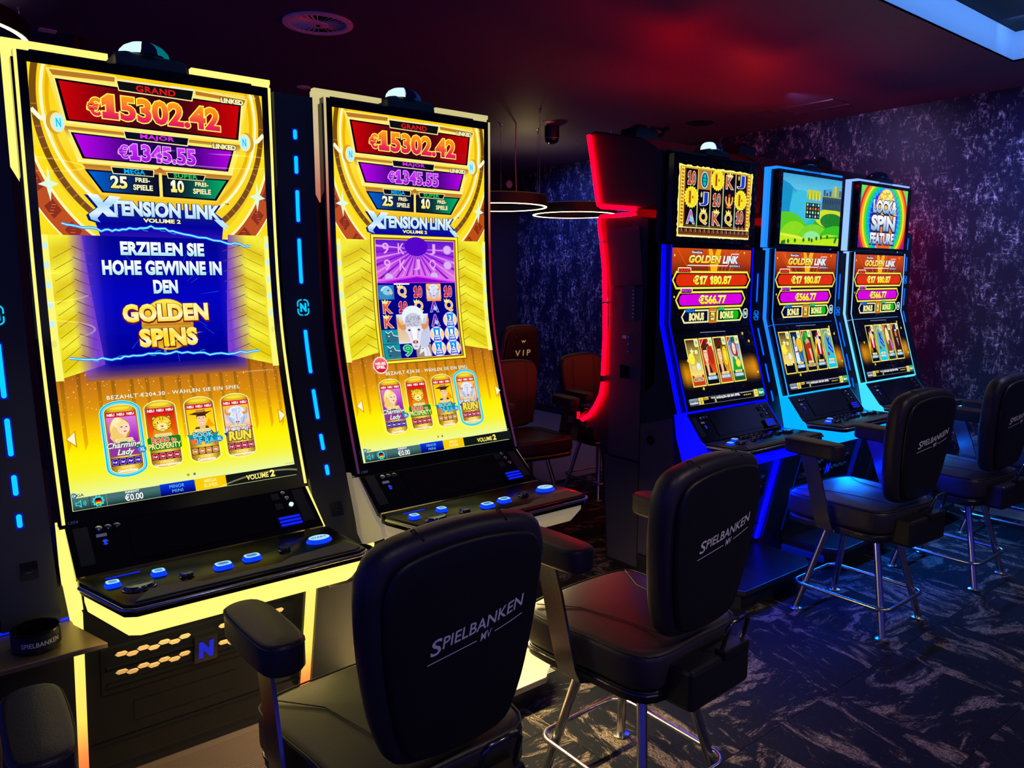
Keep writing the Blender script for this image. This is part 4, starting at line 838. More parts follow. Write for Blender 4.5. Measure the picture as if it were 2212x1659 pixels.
# ------------------------------------------------------------------ room materials
def wallpaper():
    m = bpy.data.materials.new('flecked_wallpaper'); m.use_nodes = True; nt = m.node_tree; b = nt.nodes['Principled BSDF']; N = nt.nodes.new; L = nt.links.new
    tc = N('ShaderNodeTexCoord'); 
    def noise(sc, scale, det, rough=0.6):
        mp = N('ShaderNodeMapping'); mp.inputs['Scale'].default_value = sc; L(tc.outputs['Object'], mp.inputs[0])
        n = N('ShaderNodeTexNoise'); n.inputs['Scale'].default_value = scale; n.inputs['Detail'].default_value = det; n.inputs['Roughness'].default_value = rough; L(mp.outputs[0], n.inputs['Vector']); return n.outputs['Fac']
    def ramp(s, a, c):
        r = N('ShaderNodeMapRange'); r.inputs['From Min'].default_value = a; r.inputs['From Max'].default_value = c; L(s, r.inputs['Value']); return r.outputs[0]
    def mul(a, c):
        x = N('ShaderNodeMath'); x.operation = 'MULTIPLY'; L(a, x.inputs[0]); L(c, x.inputs[1]); return x.outputs[0]
    big = ramp(noise((1, 1, 0.6), 10, 7, .75), 0.46, 0.60); fine = ramp(noise((1, 1, 0.45), 44, 9, 0.92), 0.535, 0.575); hor = ramp(noise((1, 0.45, 1.6), 30, 6, 0.75), 0.57, 0.66)
    s = mul(big, fine); s2 = mul(big, hor)
    ad = N('ShaderNodeMath'); ad.operation = 'ADD'; ad.use_clamp = True; L(s, ad.inputs[0]); L(s2, ad.inputs[1])
    mx = N('ShaderNodeMix'); mx.data_type = 'RGBA'; mx.inputs['A'].default_value = (0.006, 0.007, 0.045, 1); mx.inputs['B'].default_value = (0.85, 0.82, 0.95, 1)
    L(ad.outputs[0], mx.inputs['Factor']); L(mx.outputs['Result'], b.inputs['Base Color'])
    b.inputs['Roughness'].default_value = 0.5
    return m

def carpet(name, ang):
    m = bpy.data.materials.new(name); m.use_nodes = True; nt = m.node_tree; b = nt.nodes['Principled BSDF']; N = nt.nodes.new; L = nt.links.new
    g = N('ShaderNodeNewGeometry'); rot = N('ShaderNodeVectorRotate'); rot.inputs['Angle'].default_value = math.radians(ang); rot.inputs['Axis'].default_value = (0, 0, 1); L(g.outputs['Position'], rot.inputs['Vector'])
    def noise(sc, scale, det, rough=0.6, dist=0.0):
        mp = N('ShaderNodeMapping'); mp.inputs['Scale'].default_value = sc; L(rot.outputs[0], mp.inputs[0])
        n = N('ShaderNodeTexNoise'); n.inputs['Scale'].default_value = scale; n.inputs['Detail'].default_value = det; n.inputs['Roughness'].default_value = rough; n.inputs['Distortion'].default_value = dist; L(mp.outputs[0], n.inputs['Vector']); return n.outputs['Fac']
    def ramp(s, a, c):
        r = N('ShaderNodeMapRange'); r.inputs['From Min'].default_value = a; r.inputs['From Max'].default_value = c; L(s, r.inputs['Value']); return r.outputs[0]
    def mul(a, c):
        x = N('ShaderNodeMath'); x.operation = 'MULTIPLY'; L(a, x.inputs[0]); L(c, x.inputs[1]); return x.outputs[0]
    patch = ramp(noise((1, 2.6, 1), 3.1, 6, 0.72, 0.9), 0.525, 0.59)
    thr = ramp(noise((1, 7, 1), 42, 4, 0.8), 0.42, 0.60); weave = ramp(noise((1, 2.2, 1), 210, 3, .8), 0.40, 0.60)
    s = mul(mul(patch, thr), weave)
    s3 = mul(ramp(noise((1, 9, 1), 13, 6, 0.8), 0.62, 0.70), weave)
    ad = N('ShaderNodeMath'); ad.operation = 'ADD'; ad.use_clamp = True; L(s, ad.inputs[0]); L(s3, ad.inputs[1])
    mx = N('ShaderNodeMix'); mx.data_type = 'RGBA'; mx.inputs['A'].default_value = (0.005, 0.006, 0.010, 1); mx.inputs['B'].default_value = (0.68, 0.53, 0.40, 1)
    L(ad.outputs[0], mx.inputs['Factor']); L(mx.outputs['Result'], b.inputs['Base Color']); b.inputs['Roughness'].default_value = 0.85; b.inputs['Specular IOR Level'].default_value = 0.2
    bp = N('ShaderNodeBump'); bp.inputs['Strength'].default_value = 0.5; bp.inputs['Distance'].default_value = 0.003; L(weave, bp.inputs['Height']); L(bp.outputs[0], b.inputs['Normal'])
    return m

M['wallpaper'] = wallpaper()
M['ceil'] = mat('dark_ceiling_paint', (0.075, 0.060, 0.15), 0.55)
M['deck'] = mat('black_deck_plastic', (0.004, 0.004, 0.007), 0.22, spec=0.2)
M['bracket'] = mat('polished_bracket', (0.42, 0.42, 0.45), 0.22, metal=1)
M['cell_blue'] = mat('grey_mesh_cell', (.35, .38, .45), .35, metal=.6)
M['tread_shaded'] = mat('shaded_ribbed_tread', (.10, .07, .065), .5)  # darker copy of the tread, stands in for less light
M['riser'] = mat('cove_paint', (0.75, 0.78, 0.85), 0.6)
M['upper'] = mat('upper_ceiling_paint', (0.012, 0.012, 0.02), 0.8)
M['vinyl'] = mat('brown_vinyl_floor', (0.16, 0.12, 0.10), 0.5)
M['darkwall'] = mat('navy_wall_panel', (0.02, 0.022, 0.035), 0.5)
CA, CB = carpet('woven_carpet', 8), carpet('woven_carpet_crosswise', 98)

# ------------------------------------------------------------------ setting
structure('floor', MB().box(-2.5, -3.5, -0.08, ROOM_X, 9.5, -0.006), M['vinyl'])
floor = bpy.data.objects['floor']
tile = MB().box(-0.2490, -0.2490, -0.006, 0.2490, 0.2490, 0.0); tile_a = tile.build('carpet_tile', CA, floor)
tile_b = tile.build('carpet_tile', CB, floor)
first = {0: tile_a, 1: tile_b}; used = set(); n_t = 0
for i in range(0, 13):
    for j in range(-1, 10):
        x, y = -0.05 + i*0.5, 0.15 + j*0.5
        if x > ROOM_X - 0.2 or y > 4.6: continue
        k = (i + j) % 2
        if k not in used: o = first[k]; used.add(k)
        else: o = first[k].copy(); C.objects.link(o); o.parent = floor
        o.location = (x, y, 0.0005 * ((i*7+j*3) % 3))
structure('wall_right', MB().box(ROOM_X, -3.5, 0, ROOM_X+0.1, 7.4, CEIL_Z), M['wallpaper'])
structure('wall_back', MB().box(-2.5, 7.4, 0, ROOM_X, 7.5, CEIL_Z), M['darkwall'])
structure('baseboard_right', MB().box(ROOM_X-0.015, -3.5, 0, ROOM_X, 7.4, 0.09, 0.003), M['matte'])
structure('ceiling', MB().box(-2.5, SOFFIT_Y, CEIL_Z, ROOM_X, 9.5, CEIL_Z+0.012).box(COVE_X, -3.5, CEIL_Z, ROOM_X, SOFFIT_Y, CEIL_Z+0.012), M['ceil'])
structure('trim_2', MB().box(-2.5, -3.5, UP_Z+.002, COVE_X+.4, SOFFIT_Y+.2, UP_Z+0.05), M['upper'])
structure('trim_1', MB().box(-2.5, SOFFIT_Y, CEIL_Z+.0005, COVE_X, SOFFIT_Y+0.01, UP_Z).box(COVE_X, -3.5, CEIL_Z+.0005, COVE_X+0.01, SOFFIT_Y+.01, UP_Z), M['riser'])

# ------------------------------------------------------------------ gaming cabinets
PP = Profile([(2.33, .93), (2.19, .825)], smooth=False)     # coin panel, tall cabinets
PPC = Profile([(2.375, .925), (2.275, .80)], smooth=False)  # coin panel, three-screen cabinets

def key(deck, x, y, z, rx, ry, style, txt=None):
    """raised button: skirt and cap"""
    b = MB(); n = 20
    def ring(k, zz):
        e = 0.55 if rx < .03 else 1.0; r = []
        for i in range(n):
            a = 2*PI*i/n; c, s_ = math.cos(a), math.sin(a)
            r.append((x + rx*k*math.copysign(abs(c)**e, c), y + ry*k*math.copysign(abs(s_)**e, s_), zz))
        return r
    R = [ring(1.08, z), ring(1.08, z+.003), ring(.99, z+.004), ring(.97, z+.009), ring(.88, z+.0120)]
    v = [p for r in R for p in r]; f = []
    for i in range(4):
        for k in range(n): f.append((i*n+k, i*n+(k+1) % n, (i+1)*n+(k+1) % n, (i+1)*n+k))
    b.add(v, f); b.m = 1; top = ring(.88, z+.0120); b.add(top, [tuple(range(n))])
    if style == 'lit': b.m = 2; b.add(ring(.55, z+.0123), [tuple(range(n))])
    mats = {'lit': [M['key_blue'], M['key_top'], M['key_white']], 'off': [M['chrome_d'], M['key_dark']], 'start': [M['key_blue'], M['key_top']]}[style]
    if txt:
        b2 = MB(); tv, tf, (a0, a1, c0, c1) = text_box(txt, .02); kx = rx*1.3/(a1-a0); kz = ry*.42/(c1-c0)
        b.m = len(mats); b.add([(x - rx*.65 + (p[0]-a0)*kx, y - ry*.2 + (p[1]-c0)*kz, z+.0126) for p in tv], tf); mats = mats + [M['gloss']]
    return b.build('button', mats, deck, 40)

def gaming_cabinet(name, label, group, X, tall, pic, lp, ld, ll, plinth_m, glow=None):
    root = thing(name, (X, 2.5, 0), label, 'slot machine', group)
    hw = .350 if tall else .345; pr = PA if tall else PC; vb = 1.305 if tall else 1.285
    # body
    b = MB()
    if tall: b.prism([(.03, 2.17), (.03, 1.75), (.02, 1.5), (-.005, 1.3), (-.06, 1.1), (-.12, .95), (-.12, .90), (.19, .90), (.19, 1.1), (.10, 1.2), (.10, 2.17)], -hw+.02, hw-.02)
    else: b.prism([(.055, 2.17), (.055, 1.37), (-.06, .95), (-.06, .90), (.19, .90), (.19, .98), (.10, 1.06), (.10, 2.17)], -hw+.012, hw-.012)
    b.build('upper_housing', M['matte'], root)
    b = MB().prism([(-.222, .70), (-.10, .15), (-.10, .115), (.19, .115), (.19, .90), (-.12, .90), (-.16, .80)], -hw+.018, hw-.018)
    low = b.build('lower_housing', M['gloss'] if tall else M['panel'], root)
    sp = MB().prism([(-.09, .125), (.186, .125), (.186, .83), (-.02, .895), (-.04, .70)], -hw+.010, -hw+.018); sd = sp.build('side_panel', M['side'], root)
    g = MB()
    for k in range(-4, 5):
        h = .026*math.cos(k/5.2*PI/2); g.box(-hw+.006, .112+k*.0062-.0018, .757-h, -hw+.0101, .112+k*.0062+.0018, .757+h)
    g.build('speaker_grille', M['gloss'], sd)
    # bezels and glass
    if tall:
        bz = pr.slab(MB(), -hw, hw, 0, vb, -.032, 0).build('bezel', M['gloss'], root, 25)
        pl = MB(); pr.slab(pl, -hw-.024, -hw+.04, -.022, .30, -.055, -.036); pr.slab(pl, hw-.04, hw+.012, -.022, .30, -.055, -.036); 
        for sx in (-1, 1): pr.slab(pl, sx*(hw-.004)-.004, sx*(hw-.004)+.004, .0, vb-.01, -.001, .0022)
        pl.box(-hw-.022, .02, 2.222, -.115, .046, 2.236).box(.115, .02, 2.222, hw+.01, .046, 2.236)
        pl.prism([(-hw-.024, 1.905), (-hw-.002, 1.86), (-hw-.002, 1.905)], .033, .050, 'y')
        pl.build('light_frame', lp, root)
        for sx in (-1, 1): pr.slab(MB(), sx*(hw+.001)-.005, sx*(hw+.001)+.005, .02, vb, -.034, -.004).build('side_trim', M['gloss'], root)
        tall_picture_obj = tall_picture(root, pic)
        t = MB(); tv, tf, (a0, a1, c0, c1) = text_box('1204' if pic == 'A' else '1203', .0)
        vv = []
        for p in tv:
            y, z = PA.at(1.296 - (p[1]-c0)/(c1-c0)*.008, .001); vv.append((-.335 + (p[0]-a0)/(a1-a0)*.024, y, z))
        t.add(vv, tf).build('number_print', M['white_print'], bz)
    else:
        b = pr.slab(MB(), -hw, hw, 0, .428, -.05, .0).build('top_bezel', M['gloss'], root)
        b2 = pr.slab(MB(), -hw, hw, .440, .872, -.035, 0).build('middle_bezel', M['gloss'], root)
        b3 = pr.slab(MB(), -hw, hw, .876, vb, -.035, 0).build('lower_bezel', M['gloss'], root)
        pl = MB(); pr.slab(pl, -hw-.027, hw+.01, -.012, .432, -.078, -.054); pr.slab(pl, -hw-.027, hw+.012, .438, vb, -.060, -.037)
        pl.box(-hw-.027, .0, 2.207, .335, .055, 2.217); pl.build('light_frame', lp[0], root)
        el = MB()
        for sx in (-1, 1): pr.slab(el, sx*(hw-.003)-.003, sx*(hw-.003)+.003, .442, vb, -.001, .003)
        pr.slab(el, -hw-.02, hw, vb, vb+.009, -.03, .004); el.build('edge_light', lp[1], root)
        A = Art(PC, (-.36, 0, .38, 1.3), .0012); pic[0](A); A.build('upper_screen', root)
        A = Art(PC, (-.336, .45, .333, .87), .0012); jackpots(A); A.build('middle_screen', root)
        A = Art(PC, (-.335, .88, .336, 1.28), .0012); cards_screen(A, pic[1], pic[2]); A.build('lower_screen', root)
    # service light on the roof
    bc = MB().prism([(-.10, 2.205), (.10, 2.205), (.095, 2.243), (-.07, 2.250), (-.10, 2.243)], -.0, .12, 'y', .006).build('service_light_base', M['matte'], root)
    for nm, a, c, mt in (('dome_segment', 182, 250, M['white_dome'] if tall or X < 4 else M['dark_dome']), ('dome_segment', 252, 288, M['dark_dome']), ('dome_segment', 290, 358, M['teal_dome'] if tall and pic == 'A' else M['blue_dome']), ('dome_segment', 0, 180, M['dark_dome'])):
        prof = [(.072*math.cos(math.radians(t)), .046*math.sin(math.radians(t))) for t in (0, 20, 40, 60, 80)]
        MB().lathe(prof, 10, (-.01, .055, 2.247), a0=math.radians(a), a1=math.radians(c)).build(nm, mt, bc, 40)
    # coin panel
    q = PP if tall else PPC; L = q.c[-1]
    cp = q.slab(MB(), -hw+.006, hw-.006, 0, L, -.05, 0).build('coin_panel', M['gloss'], root)
    q.slab(MB(), -.195, .185, .02, L-.02, 0, .003).build('smoked_cover', M['gloss'], cp)
    for sx in (-1, 1): q.slab(MB(), sx*.31-.018, sx*.31+.018, .018, L-.03, 0, .002).build('speaker_strip', M['mat_grey'] if False else M['panel'], cp)
    def disc(nm, x, v, r, h, mt, nn=16):
        y, z = q.at(v, 0); y2, z2 = q.at(v, h); d = Vector((0, y2-y, z2-z)); ax = Vector((1, 0, 0)); ay = d.normalized().cross(ax); V = []
        for k in range(nn): a = 2*PI*k/nn; V.append(Vector((x, y, z)) + ax*(r*math.cos(a)) + ay*(r*math.sin(a)))
        V += [p + d for p in V]; V += [p*.0 + (p - (Vector((x, y, z)) + d))*.72 + Vector((x, y, z)) + d*1.25 for p in V[nn:2*nn]]
        f = [tuple(range(2*nn, 3*nn))] + [(i*nn+k, i*nn+(k+1) % nn, (i+1)*nn+(k+1) % nn, (i+1)*nn+k) for i in (0, 1) for k in range(nn)]
        return MB().add(V, f).build(nm, mt, cp, 40)
    for k, x in enumerate((-.266, -.243, -.220)): disc('lock', x, .032, .0085, .006, M['chrome'] if k == 0 else M['chrome_d'])
    lp_ = q.slab(MB(), -.276, -.250, .050, .060, 0, .002).build('type_plate', M['white_print'], cp)
    disc('audio_socket', -.258, .082, .009, .003, M['chrome_d']); q.slab(MB(), -.262, -.255, .072, .090, 0, .004).build('socket_light', M['key_blue'], cp)
    for k, v in enumerate((.024, .046, .072)): disc('coin_return_key', .262+k*.006, v, .007, .005, M['chrome'] if k < 2 or not (tall and pic == 'A') else M['white_dome'])
    for v in (.034, .074): q.slab(MB(), .222, .246, v-.012, v+.012, 0, .004).build('coin_slot', M['panel'], cp)
    ns = q.slab(MB(), .205, .285, L-.055, L-.012, 0, .014).build('note_acceptor', M['chrome_d'], cp)
    b = MB()
    for k in range(3): q.slab(b, .212, .278, L-.05+k*.013, L-.044+k*.013, .014, .017)
    b.build('note_acceptor_light', M['note_blue'], cp)
    # button deck
    if tall: DK = [(-.345, -.325), (-.345, -.36), (-.288, -.575), (-.262, -.592), (.325, -.592), (.352, -.575), (.350, -.36), (.345, -.325)]; zt = .828
    else: DK = [(-.338, -.215), (-.338, -.24), (-.295, -.428), (-.275, -.445), (.350, -.455), (.370, -.440), (.345, -.24), (.338, -.215)]; zt = .797
    dk = MB().prism(DK, zt-.032, zt, 'z', .004).build('button_deck', M['deck'], root, 30)
    rim = [(p[0]*1.004, p[1]-.003, zt-.012) for p in DK[1:-1]]; MB().tube(rim, .0055, 8).build('chrome_rim', M['chrome'], dk, 60)
    if tall:
        MB().prism([(-.262, -.578), (-.215, -.515), (-.135, -.520), (-.095, -.548), (.11, -.548), (.15, -.525), (.325, -.505), (.338, -.570), (.32, -.580)], zt, zt+.004, 'z', .0015).build('wrist_pad', M['mat_grey'], dk)
        MB().box(-.288, -.375, zt, -.205, -.371, zt+.0015).build('deck_line', M['led_cyan_dim'] if False else M['note_blue'], dk)
        for x, y, rx, ry, st, tx in ((-.282, -.433, .0175, .0165, 'lit', None), (-.171, -.424, .0175, .0165, 'lit', None), (-.232, -.487, .038, .026, 'off', 'AUTOMATIK'), (-.117, -.482, .0165, .015, 'off', None), (-.022, -.480, .0235, .0185, 'lit', 'RISIKO'), (.060, -.468, .0235, .0185, 'lit', 'MAXBET'), (.158, -.455, .0165, .015, 'off', None), (.268, -.445, .036, .026, 'start', 'START')):
            key(dk, x, y, zt, rx, ry, st, tx)
    else:
        MB().prism([(-.272, -.436), (-.23, -.388), (-.13, -.392), (-.09, -.412), (.14, -.414), (.19, -.394), (.33, -.384), (.352, -.446)], zt, zt+.003, 'z', .001).build('wrist_pad', M['mat_grey'], dk)
        for x, y, rx, ry, st in ((-.255, -.322, .0175, .016, 'lit'), (-.165, -.282, .0175, .016, 'lit'), (-.185, -.335, .034, .023, 'off'), (-.082, -.335, .015, .012, 'off'), (-.045, -.312, .015, .012, 'off'), (.0, -.312, .015, .012, 'off'), (.045, -.312, .015, .012, 'off'), (.09, -.312, .015, .012, 'off'), (-.085, -.268, .017, .012, 'off'), (-.045, -.268, .015, .012, 'off'), (.0, -.268, .015, .012, 'off'), (.045, -.268, .015, .012, 'off'), (.09, -.268, .015, .012, 'off'), (.135, -.29, .015, .012, 'off'), (.175, -.31, .017, .013, 'off'), (.255, -.315, .036, .024, 'off')):
            key(dk, x, y, zt, rx, ry, st)
    # light band under the deck and along its flanks
    yb = -.30 if tall else -.21
    inn = [(p[0]*.97, p[1]+.016) for p in DK[1:-1]]; V = []; Fc = []
    low_in = [(p[0]*.94, p[1]+.05) for p in DK[1:-1]]
    for (a, c), (d, e) in zip(inn, low_in): V += [(a, c, zt-.033), (a, c, zt-.058), (d, e, zt-.100), (d, e+.02, zt-.033)]
    for i in range(len(inn)-1):
        for k in range(4): Fc.append((4*i+k, 4*i+(k+1) % 4, 4*i+4+(k+1) % 4, 4*i+4+k))
    n = 4*(len(inn)-1); Fc += [(0, 1, 2, 3), (n+3, n+2, n+1, n)]
    MB().add(V, Fc).build('deck_light', ld, root)
    for sx in (-1, 1):
        if tall: sh = [(-.165, .925), (-.31, .805), (-.34, .79), (-.355, .755), (-.235, .70), (-.20, .62), (-.165, .62), (-.10, .80), (-.09, .92)]
        else: sh = [(-.115, .93), (-.215, .805), (-.24, .79), (-.255, .745), (-.17, .70), (-.16, .66), (-.12, .66), (-.07, .80), (-.05, .93)]
        MB().prism(sh, sx*(hw-.002)-.008, sx*(hw-.002)+.008).build('flank_light', ld, root)
        MB().prism([(-.24, .70), (-.112, .14), (-.080, .14), (-.205, .70)], sx*(hw-.010)-.014, sx*(hw-.010)+.014).build('leg_light', ll, root)
        MB().box(sx*.325-.006, -.38, .022, sx*.325+.006, -.12, .058).build('base_light', ll, root)
    # belly: honeycomb grille with badge, tray
    PB = Profile([(2.278, .70), (2.40, .15)], smooth=False)
    gf = PB.slab(MB(), -.285, .285, .145, .300, -.004, .006).build('grille_frame', M['gloss'], root)
    cm = M['tan'] if tall else M['cell_blue']; cell = None
    for r in range(4):
        for c_ in range(-5, 6):
            cx, cv = c_*.0290*2 + (.0290 if r % 2 else 0), .170 + (0, .0090, .062, .0710)[r]
            if abs(cx) > .252 or abs(cx) < .055: continue
            if cell is None:
                V = []
                for dd in (.0, .0025): V += [(.0168*math.cos(math.radians(60*k)), 0, 0) for k in range(0)]
                hexp = [(.0172, 0), (.0100, .0074), (-.0100, .0074), (-.0172, 0), (-.0100, -.0074), (.0100, -.0074)]
                y0, z0 = PB.at(.2, 0); y1, z1 = PB.at(.2, .003); y2, z2 = PB.at(.21, 0); n_ = (y1-y0, z1-z0); t_ = ((y2-y0)/.01, (z2-z0)/.01)
                V = [(p[0], p[1]*t_[0], p[1]*t_[1]) for p in hexp] + [(p[0]*.9, p[1]*.85*t_[0]+n_[0], p[1]*.85*t_[1]+n_[1]) for p in hexp]
                cell = MB().add(V, [(0, 1, 2, 3, 4, 5), (11, 10, 9, 8, 7, 6)] + [(k, (k+1) % 6, (k+1) % 6+6, k+6) for k in range(6)]).build('grille_cell', cm, gf); o = cell
            else: o = cell.copy(); C.objects.link(o); o.parent = gf
            y, z = PB.at(cv, .0062); o.location = (cx, y, z)
    for v_ in (.207, .269): PB.slab(MB(), -.272, .272, v_-.0035, v_+.0035, .006, .013).build('grille_bar', M['gloss'], gf)
    PB.slab(MB(), -.034, .034, .180, .270, .006, .022).build('badge', M['chrome_d'], gf)
    t = MB(); tv, tf, (a0, a1, c0, c1) = text_box('N', .08); vv = []
    for p in tv: y, z = PB.at(.255 - (p[1]-c0)/(c1-c0)*.060, .024); vv.append((-.022 + (p[0]-a0)/(a1-a0)*.044, y, z))
    t.add(vv, tf).build('badge_letter', M['note_blue'] if not tall else mat('badge_blue', (0.01, 0.02, 0.4), .3, emit=(0.0, 0.0, 0.35), es=1), gf)
    PB.slab(MB(), -.20, .10, .355, .42, 0, .004).build('payout_flap', M['gloss'], root)
    PB.slab(MB(), -hw+.03, hw-.03, .47, .475, 0, .006).build('panel_seam', M['gloss'], root)
    # plinth
    MB().prism([(-.315, .19), (-.315, -.36), (-.27, -.43), (.27, -.43), (.315, -.36), (.315, .19)], 0, .086, 'z').build('plinth_base', M['panel'], root)
    MB().prism([(-.345, .19), (-.345, -.40), (-.30, -.475), (.255, -.475), (.345, -.40), (.345, .19)], .088, .114, 'z', .003).build('tread_plate', plinth_m, root)
    rb = MB()
    for k in range(40): rb.box(-.31, -.462+k*.009, .114, .31, -.4585+k*.009, .1152) if -.462+k*.009 < -.13 else None
    tag(rb.build('tread_ribs', plinth_m, root), kind='stuff')
    if glow: area('deck_fill', (X, 2.11 if tall else 2.20, .715), (X, 2.10 if pic == 'B' else 1.35, .05 if pic == 'B' else .42), .55, .03, glow[0], glow[1], 170)  # added fill hidden under the deck, brightens seat, floor and plinth
    if tall: area('belly_fill', (X, 2.03, .745), (X, 2.36, .42), .55, .02, (1, .72, .30), 1.7, 120)  # added fill aimed at the grille cells
    return root

rows = 'slot machines in the front row'
gaming_cabinet('slot_machine', 'tall slot machine with yellow lights, its curved screen reading ERZIELEN SIE HOHE GEWINNE IN DEN', rows, .635, True, 'A', M['yellow'], M['yellow'], M['yellow_leg'], M['tread_shaded'], ((1, .72, .25), .7))
gaming_cabinet('slot_machine', 'tall curved slot machine showing reels with a white bison, second from the left', rows, 1.519, True, 'B', M['cream'], M['cream_deck'], M['yellow'], M['tread_lit'], ((1, .76, .34), 26))
C1 = gaming_cabinet('slot_machine', 'three-screen slot machine with deep blue lights and an upper screen of letter and coin reels', rows, 3.337, False, (reels_picture, ['star', 'explorer2', 'explorer3', 'irish'], -.254), (M['matte'], M['blue']), M['blue'], M['blue'], M['panel'], ((0, .015, 1), 20))
gaming_cabinet('slot_machine', 'three-screen slot machine with azure lights and a green meadow with castle on its upper screen', rows, 4.235, False, (meadow_picture, ['coin', 'wizard', 'imp', 'masked', 'dolphin'], -.316), (M['azure'], M['azure']), M['cyan_deck'], M['dim_leg'], M['panel'], ((0, .14, 1), 18))
gaming_cabinet('slot_machine', 'three-screen slot machine with pale icy lights and LOCK & SPIN FEATURE over a rainbow', rows, 5.125, False, (rainbow_picture, ['masked', 'dolphin', 'blonde', 'pharaoh'], -.206), (M['ice'], M['ice']), M['ice_deck'], M['dim_leg'], M['panel'], ((.03, .25, 1), 14))
# the dark-blue cabinet has its own frame light only on the lower half
MBl = MB(); PC.slab(MBl, -.373, -.346, .442, 1.285, -.036, -.030); MBl.build('lower_frame_light', M['blue'], C1)

